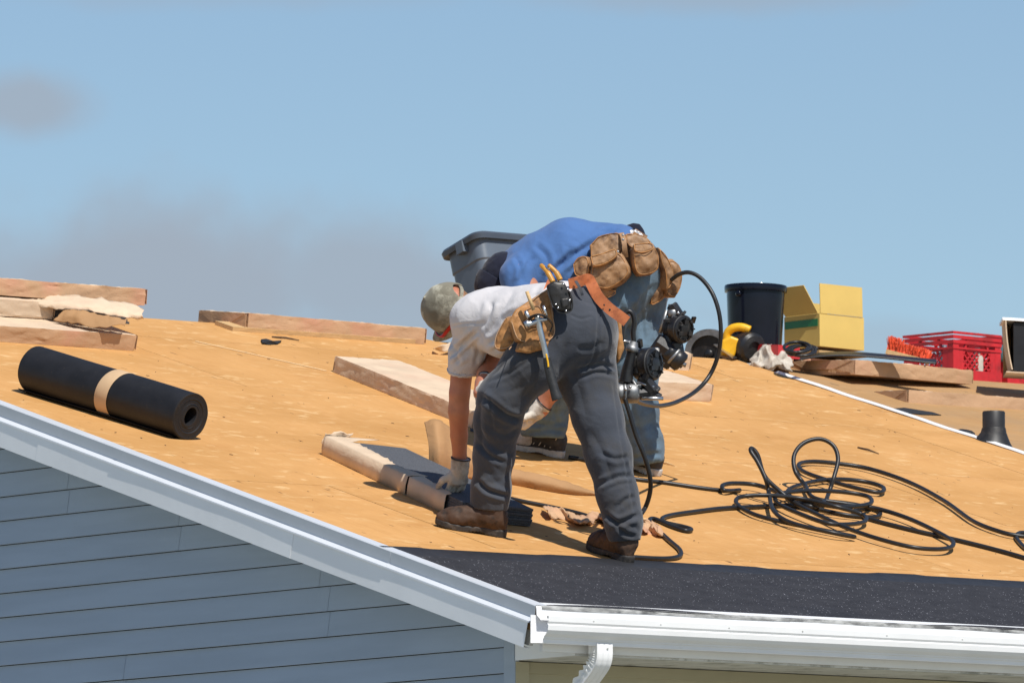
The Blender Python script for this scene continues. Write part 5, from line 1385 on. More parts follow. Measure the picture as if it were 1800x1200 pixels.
def strap(name, pts, width, side, thick, mat, parent, n=8):
    """flat leather strap along points; side = width direction (per point or single)"""
    C_ = catmull(pts, n); sd_ = np.asarray(side, float)
    if sd_.ndim == 1: sd_ = np.repeat(sd_[None], len(pts), 0)
    S_ = catmull(sd_, n); T = np.gradient(C_, axis=0); V = []; F = []
    for c, s_, t_ in zip(C_, S_, T):
        t_ = unit(t_); s_ = unit(s_ - t_ * (s_ @ t_)); nn = np.cross(t_, s_)
        for a, b_ in ((-1, -1), (1, -1), (1, 1), (-1, 1)): V.append(c + s_ * a * width / 2 + nn * b_ * thick / 2)
    m = len(C_)
    for i in range(m - 1):
        for k in range(4): F.append((i * 4 + k, i * 4 + (k + 1) % 4, (i + 1) * 4 + (k + 1) % 4, (i + 1) * 4 + k))
    F += [(3, 2, 1, 0), tuple((m - 1) * 4 + k for k in range(4))]
    return mk(name, V, F, mat, parent, angle=40)
def rivet(p, n, r, mat, parent, name='rivet'):
    return mk(name, *lathe(p, n, [(r, -0.001), (r, 0.0015), (r * 0.6, 0.003)], 10), mat, parent)
def face_details(body, hc, fw, lf, cr, parent_mats=None):
    """eyes and brows; hc head centre, fw facing, lf the person's left, cr crown direction"""
    for s_ in (-1, 1):
        e = hc + fw * 0.086 + lf * s_ * 0.031 + cr * 0.008
        o = mk('eye', *lathe(e - fw * 0.012, fw, [(0.004, 0), (0.011, 0.004), (0.012, 0.009), (0.006, 0.0145), (0.001, 0.015)], 12), M['shoe_w'], body)
def head_sdf(p, hc, fw, lf, cr):
    ax = np.stack([fw, lf, cr]); d = elld(p, hc + cr * 0.025 - fw * 0.008, ax, (0.098, 0.077, 0.095))
    d = smin(d, elld(p, hc - cr * 0.055 + fw * 0.022, ax, (0.068, 0.058, 0.070)), 0.05)                # jaw
    d = smin(d, capd(p, hc + fw * 0.088 + cr * 0.012, hc + fw * 0.108 - cr * 0.024, 0.008, 0.013), 0.012)   # nose
    d = smin(d, capd(p, hc + fw * 0.084 - cr * 0.056 - lf * 0.018, hc + fw * 0.084 - cr * 0.056 + lf * 0.018, 0.008, 0.008), 0.008)   # lips
    d = smin(d, capd(p, hc + fw * 0.086 + cr * 0.028 - lf * 0.03, hc + fw * 0.086 + cr * 0.028 + lf * 0.03, 0.010, 0.010), 0.014)   # brow
    for s_ in (-1, 1):
        d = smax(d, -(np.linalg.norm(p - (hc + fw * 0.098 + lf * s_ * 0.031 + cr * 0.008), axis=-1) - 0.014), 0.01)
        d = smin(d, elld(p, hc + lf * s_ * 0.081 - fw * 0.012 - cr * 0.008, ax, (0.020, 0.009, 0.031)), 0.008)   # ears
    return d
def cap(parent, hc, fw, lf, cr, mat, bill=True, hole=True, name='cap'):
    ax = np.stack([fw, lf, cr])
    def fn(p):
        o_ = elld(p, hc + cr * 0.030 - fw * 0.006, ax, (0.115, 0.095, 0.113)); i_ = elld(p, hc + cr * 0.026 - fw * 0.006, ax, (0.104, 0.085, 0.103))
        d = np.maximum(o_, -i_) + 0.0025 * fbm(p * 22 + 4, 2); q = p - hc
        d = np.maximum(d, 0.018 - (q @ cr) - 0.10 * np.clip(-(q @ fw), -0.1, 0.1) * 0.25)
        if hole: d = np.maximum(d, -np.maximum(np.sqrt(((q @ lf) / 0.040) ** 2 + ((q @ cr - 0.030) / 0.036) ** 2) - 1, (q @ fw) + 0.03) * 0.04)
        return d
    lo, hi = hc - 0.17, hc + 0.17; V, F = nets(fn, lo, hi, 0.0042); V = relax(V, F, 1); c = mk(name, V, F, mat, parent)
    if bill:
        V = []; F = []; n = 14; m = 8
        for i in range(n + 1):
            a = rad(-68 + 136 * i / n)
            for j in range(m + 1):
                t = j / m; rr0 = 0.098 + t * 0.072 * math.cos(a * 0.75)
                V.append(hc + cr * (0.022 - 0.020 * t - 0.030 * abs(math.sin(a)) ** 2 * (0.4 + t)) + fw * (rr0 * math.cos(a) - 0.004) + lf * ((0.082 + 0.006 * t) * math.sin(a)))
        for i in range(n):
            for j in range(m): F.append((i * (m + 1) + j, i * (m + 1) + j + 1, (i + 1) * (m + 1) + j + 1, (i + 1) * (m + 1) + j))
        b_ = mk('bill', V, F, mat, c); so = b_.modifiers.new('thickness', 'SOLIDIFY'); so.thickness = 0.0035; so.offset = 0
    mk('button', *lathe(hc + cr * 0.142 - fw * 0.006, cr, [(0.008, 0), (0.007, 0.004), (0.003, 0.006)], 10), mat, c)
    if hole:   # strap across the opening
        pts = [hc - fw * (0.114 * math.cos(t) ) + lf * 0.092 * math.sin(t) + cr * 0.026 for t in np.linspace(-0.55, 0.55, 7)]
        strap('strap', pts, 0.016, cr, 0.003, mat, c)
    return c

def build_front_worker():
    D = 37.2
    def J0(px, py, dd=0.0): return P(px, py, D + dd)
    def J(px, py, dd=0.0):                        # the trunk leans away from us towards the bundle
        return P(px, py, D + dd + 0.60 * min(max((965 - px) / 170, 0), 1) * (1 if py < 722 else 0))
    foot = (RP(888, 944) + RP(1110, 988)) / 2
    body_loc = foot
    # landmarks
    hc = J(797, 547, -0.02); cr = unit(-CR * 0.86 + CU * 0.36 - CF * 0.36); fw = unit(-CU * 0.74 - CR * 0.36 + CF * 0.58); fw = unit(fw - cr * (fw @ cr)); lf = np.cross(cr, fw)
    if lf @ -CF < 0: lf = -lf
    hw = RP(792, 860, 0.088); hd = depth(hw)
    shL, elL, wrL = J(832, 575, -0.15), P(808, 690, hd - 0.12), P(808, 803, hd - 0.03)
    shR, elR, wrR = J(856, 562, 0.22), J(870, 635, 0.10), J0(851, 672, 0.17)
    legL = [(J0(988, 588, -0.07), 0.128), (J0(935, 640, -0.10), 0.110), (J0(884, 698, -0.08), 0.094), (J0(875, 740, -0.02), 0.089), (J0(868, 800, 0.02), 0.076), (J0(863, 860, 0.04), 0.072), (J0(860, 893, 0.05), 0.074)]
    legR = [(J0(1030, 592, 0.05), 0.124), (J0(1032, 665, 0.02), 0.113), (J0(1051, 735, -0.02), 0.095), (J0(1070, 800, -0.05), 0.087), (J0(1085, 870, -0.07), 0.077), (J0(1096, 915, -0.08), 0.069), (J0(1098, 950, -0.08), 0.062)]
    pel = J(1006, 577, 0.0); tor_a, tor_b = J(985, 562, 0.0), J(868, 566, 0.01); neck = J(838, 556, 0.0)
    FA = np.stack([CR, CU, CF])
    # --- body (skin), one continuous surface
    def body(p):
        d = head_sdf(p, hc, fw, lf, cr)
        d = smin(d, capd(p, hc - cr * 0.05 - fw * 0.02, neck, 0.056, 0.062), 0.03)
        d = smin(d, ecap(p, tor_a, tor_b, CF, (0.13, 0.105), (0.155, 0.085)), 0.05)
        d = smin(d, chain(p, [(neck, 0.06), (shL, 0.052)], 0.03), 0.04); d = smin(d, chain(p, [(neck, 0.06), (shR, 0.052)], 0.03), 0.04)
        d = smin(d, chain(p, [(shL, 0.056), (J(813, 640, -0.13), 0.047), (elL, 0.043), (P(806, 722, hd - 0.10), 0.0425), (P(807, 765, hd - 0.06), 0.036), (wrL, 0.029), (P(808, 824, hd - 0.02), 0.025)], 0.01), 0.02)
        d = smin(d, chain(p, [(shR, 0.053), (elR, 0.044), (J0(857, 660, 0.32), 0.040), (wrR, 0.031), (J0(842, 690, 0.13), 0.025)], 0.03), 0.02)
        d = smin(d, elld(p, pel, FA, (0.14, 0.14, 0.155)), 0.05)
        for lg in (legL, legR): d = smin(d, chain(p, [(q, r - 0.032) for q, r in lg], 0.03), 0.03)
        return d
    allp = [(hc, 0.16), (shL, 0.08), (shR, 0.08), (wrL, 0.06), (P(808, 838, hd), 0.05), (wrR, 0.06), (pel, 0.2)] + legL + legR
    lo, hi = bounds(allp, 0.02); V, F = nets(body, lo, hi, 0.0075); V = relax(V, F, 1)
    b = mk('person', V, F, M['skin'], None, loc=body_loc)
    tag(b, 'bent worker in pale grey t-shirt, charcoal trousers and khaki cap in front', 'person', 'roofing workers')
    face_details(b, hc, fw, lf, cr)
    # --- trousers
    wdir = unit(CR * 0.80 - CU * 0.32); wpt = J(955, 560)      # waist plane
    def trou(p):
        d = elld(p, pel, np.stack([unit(CR * 0.95 - CU * 0.1), unit(CU * 0.95 + CR * 0.1), CF]), (0.168, 0.178, 0.185))
        d = smin(d, ecap(p, J(1000, 572), J(935, 560), CF, (0.172, 0.152), (0.165, 0.148)), 0.04)
        d = smin(d, elld(p, J(1042, 588, -0.05), FA, (0.088, 0.105, 0.11)), 0.05); d = smin(d, elld(p, J(1035, 575, 0.08), FA, (0.088, 0.105, 0.11)), 0.05)
        d = np.maximum(d, -((p - wpt) @ wdir) - 0.02)
        d1 = chain(p, legL, 0.05); d2 = chain(p, legR, 0.05); d = smin(smin(d, d1, 0.05), d2, 0.05)
        for lg in (legL, legR):                               # open hems
            a, e = lg[-2][0], lg[-1][0]; ax = unit(e - a); t = (p - e) @ ax; near = np.linalg.norm(p - e, axis=-1) < 0.16
            d = np.where(near, np.maximum(d, t), d); d = np.where(near, np.maximum(d, -(capd(p, e - ax * 0.05, e + ax * 0.1, lg[-1][1] - 0.008, lg[-1][1] - 0.006))), d)
        return d
    L_ = [([(914, 737), (890, 730), (862, 708), (846, 698)], 5, 0.014), ([(912, 752), (884, 764), (850, 742)], 5, 0.010), ([(838, 752), (868, 786), (902, 800)], 5, 0.011), ([(840, 778), (860, 800), (886, 812)], 4, 0.007),
          ([(846, 690), (842, 735), (848, 790)], 6, 0.007), ([(850, 815), (872, 846), (896, 858)], 5, 0.012), ([(840, 845), (858, 862), (892, 872)], 4, 0.011), ([(894, 828), (880, 845), (858, 850)], 4, 0.007), ([(958, 612), (905, 650), (858, 672)], 3, 0.006), ([(970, 640), (930, 688), (905, 722)], 6, 0.010), ([(945, 655), (910, 682), (880, 690)], 5, 0.006),
          ([(1081, 648), (1056, 641), (1012, 650)], 4, 0.013), ([(1081, 660), (1050, 654), (1020, 664)], 3.5, 0.009), ([(1000, 600), (985, 640), (986, 690)], 8, 0.014), ([(1002, 640), (1020, 690), (1030, 735)], 6, 0.006),
          ([(1106, 802), (1080, 806), (1056, 795)], 4, 0.009), ([(1112, 836), (1085, 838), (1052, 852)], 4, 0.011), ([(1114, 848), (1092, 850), (1070, 858)], 3.5, 0.007), ([(1040, 760), (1062, 800), (1078, 850)], 6, 0.006), ([(1116, 872), (1100, 878), (1085, 892)], 4, 0.006),
          ([(1066, 905), (1088, 918), (1122, 904)], 4, 0.013), ([(1070, 936), (1094, 920), (1124, 930)], 4, 0.014), ([(1078, 914), (1096, 936), (1116, 942)], 3.5, 0.009), ([(1060, 600), (1040, 612), (1014, 612)], 6, 0.004), ([(940, 590), (900, 622), (866, 660)], 5, 0.006), ([(1012, 515), (1030, 530), (1052, 536)], 4, 0.004), ([(1046, 512), (1052, 560), (1046, 620), (1030, 650)], 2.6, 0.006), ([(1002, 552), (1020, 560), (1040, 556)], 2.4, 0.005), ([(1078, 670), (1090, 760), (1106, 850), (1116, 905)], 2.6, 0.005), ([(880, 655), (862, 700), (868, 760)], 2.6, 0.004)]
    lo, hi = bounds(legL + legR + [(pel, 0.2), (J(930, 560), 0.19)], 0.03)
    tr = garment('trousers', trou, lo, hi, 0.0048, M['trousers'], b, 0.0022, 7.5, 2.0, L_, unit(CU + CR * 0.5), 2, 1.5)
    strap('belt_loop', [J(1012, 494, -0.10), J(1017, 502, -0.135), J(1022, 513, -0.15), J(1024, 519, -0.15)], 0.012, CR, 0.003, M['trousers'], tr)
    # --- t-shirt
    slA, slB = J(831, 577, -0.155), J(815, 655, -0.13)
    srB = J(866, 632, 0.25)
    def tee(p):
        d = ecap(p, J(990, 560, 0.0), J(865, 562, 0.01), CF, (0.165, 0.155), (0.195, 0.125))
        d = smin(d, ecap(p, J(875, 556), J(842, 557), CF, (0.19, 0.115), (0.12, 0.075)), 0.04)
        d = smin(d, elld(p, J(905, 600, -0.01), FA, (0.13, 0.075, 0.17)), 0.06)                # slack belly of the shirt hanging down
        s1 = chain(p, [(J(845, 566, -0.12), 0.075), (slA, 0.070), (J(821, 620, -0.14), 0.070), (slB, 0.068)], 0.03); s2 = chain(p, [(J(855, 566, 0.14), 0.07), (shR, 0.068), (srB, 0.066)], 0.03)
        d = smin(d, s1, 0.03); d = smin(d, s2, 0.03)
        for (a, e, r) in ((J(821, 620, -0.14), slB, 0.060), (shR, srB, 0.058)):
            ax = unit(e - a); near = np.linalg.norm(p - e, axis=-1) < 0.13; cut = unit(ax + CR * 0.14)
            d = np.where(near, np.maximum(d, (p - e) @ cut), d); d = np.where(near, np.maximum(d, -capd(p, e - ax * 0.06, e + ax * 0.1, r, r + 0.004)), d)
        d = np.maximum(d, (p - J(1000, 552)) @ wdir)
        d = np.maximum(d, -((p - J(834, 553)) @ unit(CR * 0.9 - CU * 0.25)) - 0.02) if False else d
        d = np.maximum(d, -(capd(p, neck, hc - cr * 0.02, 0.066, 0.075)))                       # neck opening
        return d
    L_ = [([(790, 628), (812, 606), (838, 583)], 4, 0.006), ([(794, 642), (820, 618), (842, 596)], 4, 0.006), ([(800, 650), (826, 636), (846, 618)], 3.5, 0.004), ([(850, 640), (851, 610), (842, 580)], 4.5, 0.009), ([(858, 605), (886, 585), (930, 535)], 5, 0.008), ([(864, 618), (892, 598), (935, 548)], 5, 0.008), ([(862, 592), (880, 572), (900, 545)], 5, 0.005),
          ([(792, 574), (820, 569), (850, 568)], 2.0, 0.003), ([(955, 500), (930, 520), (905, 540)], 5, 0.004), ([(865, 530), (858, 556), (846, 576)], 5, 0.005), ([(905, 505), (885, 540), (862, 580)], 6, 0.004), ([(948, 512), (920, 538), (885, 562)], 4, 0.005), ([(790, 600), (800, 616), (806, 640)], 4, 0.004), ([(835, 640), (840, 622), (836, 604)], 3.5, 0.005)]
    lo, hi = bounds([(J(990, 560), 0.2), (J(840, 560), 0.22), (slB, 0.09), (srB, 0.09), (shR, 0.09), (shL, 0.09)], 0.02)
    ts = garment('t_shirt', tee, lo, hi, 0.006, M['tee_grey'], b, 0.0018, 8, 7.0, [(l, w, d * 2.0) for l, w, d in L_], CU + CR * 0.4, 2, 1.6)
    # sleeve hem stitching
    ax = unit(slB - J(821, 620, -0.14)); u = unit(CR - ax * (CR @ ax)); w_ = np.cross(ax, u); c = slB - ax * 0.013
    mk('sleeve_hem', *tube([c + 0.0695 * (math.cos(a) * u + math.sin(a) * w_) - ax * 0.0097 * math.cos(a) * 1.0 for a in np.linspace(0, 2 * math.pi, 33)], 0.0022, 5, False), M['tee_grey'], ts)
    # --- boots, gloves, cap, glasses
    shoe(b, RP(890, 945), RP(772, 925), RN, 0.30, (M['boot'], M['sole'], M['chip']), shaft=0.15, seed=1)
    hl = RP(1108, 991); to = RP(1052, 967)
    shoe(b, hl, hl + unit(Vv + Xv * 0.02) * 0.3, RN, 0.30, (M['boot'], M['sole'], M['chip']), shaft=0.15, seed=5)
    kn = P(805, 850, hd - 0.01)
    glove(b, P(808, 824, hd - 0.025), kn, unit(CF * 0.55 + CR * 0.83), unit(-CR + CF * 0.5), [(0.5, 0.45, 0.3), (0.5, 0.5, 0.35), (0.5, 0.5, 0.4), (0.5, 0.5, 0.4)], M['glove'], cuff=0.048)
    glove(b, wrR, J0(840, 692, 0.12), CF, -CU - CR * 0.3, [(0.7, 0.8, 0.6)] * 4, M['glove'], scale=0.85, cuff=0.03)
    cap(b, hc, fw, lf, cr, M['cap_khaki'])
    # hair at the nape showing below and through the cap
    V, F = nets(lambda p: np.maximum(np.maximum(elld(p, hc + cr * 0.020 - fw * 0.010, np.stack([fw, lf, cr]), (0.096, 0.076, 0.092)) + 0.002 * fbm(p * 70, 2), ((p - hc) @ fw) + 0.0), -(((p - hc) @ cr) + 0.045)), hc - 0.16, hc + 0.16, 0.005)
    mk('hair', V, F, M['brown_leather'], b)
    g0 = hc + lf * 0.083 + cr * 0.010; gl = strap('safety_glasses', [g0 - fw * 0.02, g0 + fw * 0.045 + lf * 0.004, hc + fw * 0.098 + lf * 0.066 + cr * 0.008, hc + fw * 0.122 + cr * 0.010, hc + fw * 0.098 - lf * 0.066 + cr * 0.008, hc - lf * 0.083 + cr * 0.010 + fw * 0.04, hc - lf * 0.083 + cr * 0.010 - fw * 0.02], 0.014, cr, 0.005, M['red'], b)
    def JB(px, py, dd=0.0): return P(px, py, D + dd + 0.28 * min(max((965 - px) / 100, 0), 1) * (1 if py < 605 else 0))
    # --- tool belt: band, pouches, holster, hammer holder
    c = JB(946, 560, 0.0); e1 = unit(CU - wdir * (CU @ wdir)); ring = [c + e1 * 0.162 * math.cos(a) + CF * 0.186 * math.sin(a) for a in np.linspace(0, 2 * math.pi, 40)]
    tb = strap('tool_belt', ring, 0.048, wdir, 0.005, M['belt'], b, 2)
    strap('belt_tail', [JB(1000, 500, -0.10), JB(1018, 495, -0.08), JB(1034, 491, -0.06), JB(1040, 500, -0.085), JB(1052, 522, -0.13), JB(1070, 541, -0.16), JB(1090, 556, -0.17), JB(1102, 565, -0.17)], 0.046, [CU * 1.0 + CR * 0.4] * 3 + [CR * 0.8 + CU * 0.3] + [CU * 0.9 + CR * 0.55] * 4, 0.004, M['belt'], tb)
    for (x, y) in ((1062, 536), (1072, 544), (1082, 550), (1092, 557)): rivet(JB(x, y, -0.165), -CF, 0.004, M['black'], tb, 'belt_hole')
    dn = D - 0.205
    V, F = slab([(893, 566), (905, 545), (928, 530), (962, 508), (975, 560), (978, 590), (962, 606), (930, 608), (905, 600)], dn + 0.03, 0.045, 0.012, (0.1, 0.15), 0.0045, 0.012, 0.006, 3); po = mk('pouch', V, F, M['tan_leather'], tb); stitch(M['kraft'], po)
    V, F = slab([(892, 558), (912, 553), (922, 560), (915, 590), (902, 612), (880, 618), (871, 612), (873, 594), (882, 575)], dn + 0.10, 0.06, 0.014, (-0.25, 0.1), 0.0045, 0.012, 0.008, 8); stitch(M['kraft'], mk('pouch', V, F, M['tan_leather'], tb))
    V, F = slab([(922, 545), (946, 536), (958, 560), (950, 572), (926, 574)], dn - 0.005, 0.02, 0.006, (0.1, 0.1), 0.004, 0.006, 0.003, 5); mk('pocket', V, F, M['tan_leather'], po); stitch(M['brown_leather'], po)
    V, F = slab([(910, 604), (940, 596), (965, 600), (962, 612), (930, 620), (905, 617)], dn - 0.01, 0.05, 0.012, (0, -0.2), 0.0045, 0.01, 0.006, 13); mk('pouch', V, F, M['tan_leather'], tb)
    # stitched seams
    mk('seam', *tube(catmull([JB(x, y, -0.262) for x, y in ((913, 556), (913, 580), (905, 600), (895, 614))], 6), 0.0022, 5), M['kraft'], tb)
    # black plier holster
    V, F = slab([(960, 502), (972, 494), (990, 495), (1000, 510), (1005, 530), (1004, 545), (994, 549), (982, 547), (972, 537), (965, 520)], dn - 0.03, 0.03, 0.010, (0.12, 0.12), 0.004, 0.010, 0.003, 2); ho = mk('holster', V, F, M['black_leather'], tb)
    V, F = slab([(985, 525), (999, 523), (1000, 538), (989, 542)], dn - 0.058, 0.010, 0.004, (0.12, 0.12), 0.0035); mk('flap', V, F, M['black_leather'], ho)
    for (x, y) in ((977, 535), (981, 541), (995, 546), (1001, 528), (990, 499), (998, 508)): rivet(JB(x, y, -0.262), -CF + CU * 0.2, 0.0042, M['chrome'], ho)
    strap('piping', [JB(x, y, -0.245) for x, y in ((962, 505), (966, 522), (974, 539), (984, 549), (995, 550), (1005, 544), (1006, 528), (1001, 511))], 0.012, CF, 0.005, M['black_leather'], ho)
    # pliers: two amber handles out of the holster
    p_ = thing('pliers', 'pliers with amber handles standing in the black holster', 'pliers', JB(975, 500, -0.23))
    for (a, b1, b2) in (((972, 496), (962, 478), (951, 466)), ((985, 492), (977, 478), (964, 466))):
        mk('handle', *tube(catmull([JB(a[0], a[1], -0.235), JB(b1[0], b1[1], -0.225), JB(b2[0], b2[1], -0.215)], 8), [0.0115] * 8 + [0.0095] * 8 + [0.008], 12), M['grip_y'], p_)
    mk('spring', *tube(catmull([JB(958, 469, -0.22), JB(963, 472, -0.226), JB(969, 470, -0.22)], 6), 0.003, 6), M['steel'], p_)
    # hammer: head in the holder, shaft hanging down in front of the leg
    h = thing('hammer', 'steel hammer with black grip hanging from the tan tool belt', 'hammer', J0(980, 700, -0.26))
    dh = -0.275
    mk('shaft', *tube(catmull([J0(944, 555, dh), J0(950, 582, dh), J0(958, 615, dh), J0(963, 640, dh)], 6), [0.0125] * 19, 14), M['steel'], h)
    gpts = catmull([J0(961, 628, dh), J0(964, 645, dh), J0(970, 668, dh - 0.005), J0(976, 690, dh - 0.01), J0(980, 702, dh - 0.01)], 8)
    mk('grip', *tube(gpts, np.interp(np.linspace(0, 1, len(gpts)), [0, 0.3, 0.7, 0.9, 1], [0.0145, 0.0185, 0.0195, 0.0225, 0.0225]), 16), M['handle_blk'], h)
    mk('grip_mark', *tube(catmull([J0(960, 622, dh - 0.013), J0(963, 636, dh - 0.016), J0(964, 645, dh - 0.018)], 6), 0.004, 8), M['yellow'], h)
    mk('head', *tube([J0(923, 572, dh), J0(929, 569, dh), J0(931, 569, dh), J0(940, 566, dh), J0(950, 562, dh), J0(962, 561, dh - 0.01)], [0.017, 0.017, 0.013, 0.014, 0.012, 0.004], 14), M['steel'], h)
    strap('hammer_loop', [J0(930, 562, -0.25), J0(936, 556, -0.285), J0(948, 553, -0.30), J0(960, 558, -0.285), J0(970, 570, -0.25), J0(968, 582, -0.235)], 0.018, CU * 0.3 - CF, 0.005, M['black_leather'], tb)
    for (nm, a, e, m, r, lb) in (('carpenter_pencil', (926, 512), (938, 545), 'wood', 0.0075, 'pale flat pencil in the tan tool pouch beside the hammer'), ('nail_punch', (955, 537), (961, 556), 'chrome', 0.006, 'bright nail punch standing in the tan tool pouch'), ('chisel', (924, 546), (932, 564), 'steel', 0.008, 'short steel chisel behind the hammer head in the tan pouch')):
        t = mk(nm, *tube([J0(*a, -0.252), J0(*e, -0.252)], r, 8), M[m]); tag(t, lb, 'hand tool')
    # right hip pouch edge behind the seat
    V, F = slab([(1076, 560), (1084, 566), (1086, 590), (1090, 612), (1084, 628), (1078, 640), (1074, 600)], D + 0.10, 0.10, 0.014, (0.5, 0), 0.005, 0.01, 0.005, 21); mk('pouch', V, F, M['tan_leather'], tb)
    return b
build_front_worker()

def build_back_worker():
    D = 39.8
    def J(px, py, dd=0.0): return P(px, py, D + dd)
    hc = J(887, 492, -0.05); cr = unit(-CR * 0.50 - CU * 0.80 - CF * 0.05); fw = unit(-CU * 0.45 + CR * 0.75 + CF * 0.35); fw = unit(fw - cr * (fw @ cr)); lf = np.cross(cr, fw)
    if lf @ -CF < 0: lf = -lf
    shL, elL, wrL = J(915, 480, -0.19), J(992, 640, -0.25), J(950, 718, -0.22)
    shR, elR, wrR = J(930, 480, 0.20), J(928, 600, 0.25), J(892, 690, 0.15)
    legL = [(J(1078, 515, -0.09), 0.15), (J(1030, 580, -0.16), 0.125), (J(985, 640, -0.16), 0.107), (J(965, 690, -0.06), 0.098), (J(956, 735, 0.0), 0.094), (J(954, 768, 0.0), 0.092)]
    legR = [(J(1118, 520, 0.07), 0.14), (J(1116, 590, 0.04), 0.118), (J(1115, 650, 0.0), 0.10), (J(1121, 720, 0.0), 0.082), (J(1132, 780, 0.0), 0.076), (J(1138, 815, 0.0), 0.072)]
    pel = J(1100, 478, 0.0); neck = J(915, 488, 0.0); FA = np.stack([CR, CU, CF])
    def body(p):
        d = head_sdf(p, hc, fw, lf, cr); d = smin(d, capd(p, hc - cr * 0.05, neck, 0.055, 0.062), 0.03)
        d = smin(d, ecap(p, J(1070, 455), J(935, 470), CF, (0.14, 0.12), (0.16, 0.10)), 0.05); d = smin(d, capd(p, neck, shL, 0.06, 0.052), 0.04); d = smin(d, capd(p, neck, shR, 0.06, 0.052), 0.04)
        d = smin(d, chain(p, [(shL, 0.055), (J(950, 560, -0.25), 0.05), (elL, 0.045), (J(975, 680, -0.24), 0.043), (wrL, 0.032), (J(925, 742, -0.2), 0.026)], 0.03), 0.02)
        d = smin(d, chain(p, [(shR, 0.055), (elR, 0.045), (wrR, 0.032), (J(884, 718, 0.12), 0.026)], 0.03), 0.02)
        d = smin(d, elld(p, pel, FA, (0.13, 0.14, 0.15)), 0.05)
        for lg in (legL, legR): d = smin(d, chain(p, [(q, r - 0.040) for q, r in lg[:-1]], 0.03), 0.03)
        return d
    lo, hi = bounds([(hc, 0.16), (shL, 0.08), (shR, 0.08), (elL, 0.07), (wrL, 0.06), (J(920, 745, -0.2), 0.05), (J(884, 718, 0.12), 0.05), (pel, 0.18)] + legL + legR, 0.02)
    V, F = nets(body, lo, hi, 0.009); V = relax(V, F, 1); foot = (RP(985, 808) + RP(1150, 838)) / 2
    b = mk('person', V, F, M['skin'], None, loc=foot); tag(b, 'bent worker in blue t-shirt and faded jeans behind the front worker', 'person', 'roofing workers'); face_details(b, hc, fw, lf, cr)
    # jeans
    wd = unit(CR * 0.75 - CU * 0.45); wpt = J(1085, 440)
    def jeans(p):
        d = elld(p, pel, np.stack([unit(CR * 0.9 - CU * 0.3), unit(CU * 0.9 + CR * 0.3), CF]), (0.155, 0.17, 0.19)); d = smin(d, elld(p, J(1125, 478, -0.07), FA, (0.10, 0.12, 0.11)), 0.05); d = smin(d, elld(p, J(1122, 475, 0.1), FA, (0.10, 0.12, 0.11)), 0.05)
        d = np.maximum(d, -((p - wpt) @ wd) - 0.02); d = smin(d, chain(p, legL, 0.05), 0.05); d = smin(d, chain(p, legR, 0.05), 0.05)
        for lg in (legL, legR):
            a, e = lg[-2][0], lg[-1][0]; ax = unit(e - a); near = np.linalg.norm(p - e, axis=-1) < 0.15; d = np.where(near, np.maximum(d, (p - e) @ ax), d)
        return d
    L_ = [([(995, 715), (965, 728), (925, 722)], 5, 0.010), ([(996, 740), (965, 748), (925, 738)], 4.5, 0.010), ([(992, 758), (960, 756), (922, 764)], 4, 0.008), ([(990, 700), (960, 702), (930, 694)], 5, 0.008), ([(1150, 740), (1125, 752), (1100, 742)], 5, 0.008), ([(1158, 775), (1135, 782), (1112, 770)], 4.5, 0.008), ([(1160, 796), (1138, 800), (1115, 806)], 4, 0.008), ([(1105, 700), (1120, 750), (1135, 800)], 6, 0.007), ([(1150, 520), (1120, 545), (1085, 550)], 7, 0.008), ([(1140, 560), (1110, 570), (1080, 590)], 6, 0.008), ([(1150, 500), (1120, 540), (1100, 590)], 5, 0.010), ([(1080, 520), (1100, 560), (1120, 620)], 5, 0.008), ([(1130, 500), (1128, 540), (1132, 600)], 3, 0.006), ([(990, 690), (975, 715), (980, 745)], 4, 0.008)]
    lo, hi = bounds(legL + legR + [(pel, 0.2), (J(1125, 478), 0.2)], 0.03)
    garment('jeans', jeans, lo, hi, 0.0072, M['jeans'], b, 0.0042, 10, 5.0, [(l, w, d * 0.85) for l, w, d in L_], unit(CU - CR * 0.3), 2, 1.5)
    # shirt
    slB = J(922, 545, -0.23); srB = J(925, 540, 0.24); hem = unit(CR * 0.78 - CU * 0.35)
    def tee(p):
        d = ecap(p, J(1085, 448), J(1000, 447), CF, (0.175, 0.135), (0.19, 0.15)); d = smin(d, ecap(p, J(1000, 447), J(935, 470), CF, (0.19, 0.15), (0.20, 0.115)), 0.04)
        d = smin(d, ecap(p, J(945, 460), J(906, 474), CF, (0.19, 0.125), (0.15, 0.085)), 0.04); d = smin(d, ecap(p, J(915, 470), J(897, 480), CF, (0.16, 0.085), (0.10, 0.055)), 0.04); d = smin(d, elld(p, J(990, 490, -0.03), FA, (0.17, 0.10, 0.18)), 0.06)
        d = smin(d, chain(p, [(J(935, 475, -0.12), 0.08), (J(910, 485, -0.18), 0.074), (slB, 0.074)], 0.03), 0.03); d = smin(d, chain(p, [(J(935, 475, 0.12), 0.08), (shR, 0.07), (srB, 0.072)], 0.03), 0.03)
        for (a, e) in ((shL, slB), (shR, srB)):
            ax = unit(e - a); near = np.linalg.norm(p - e, axis=-1) < 0.12; d = np.where(near, np.maximum(d, (p - e) @ ax), d); d = np.where(near, np.maximum(d, -capd(p, e - ax * 0.06, e + ax * 0.1, 0.062, 0.066)), d)
        return np.maximum(np.maximum(d, (p - J(1100, 430)) @ hem), -capd(p, J(900, 492), hc, 0.06, 0.07))
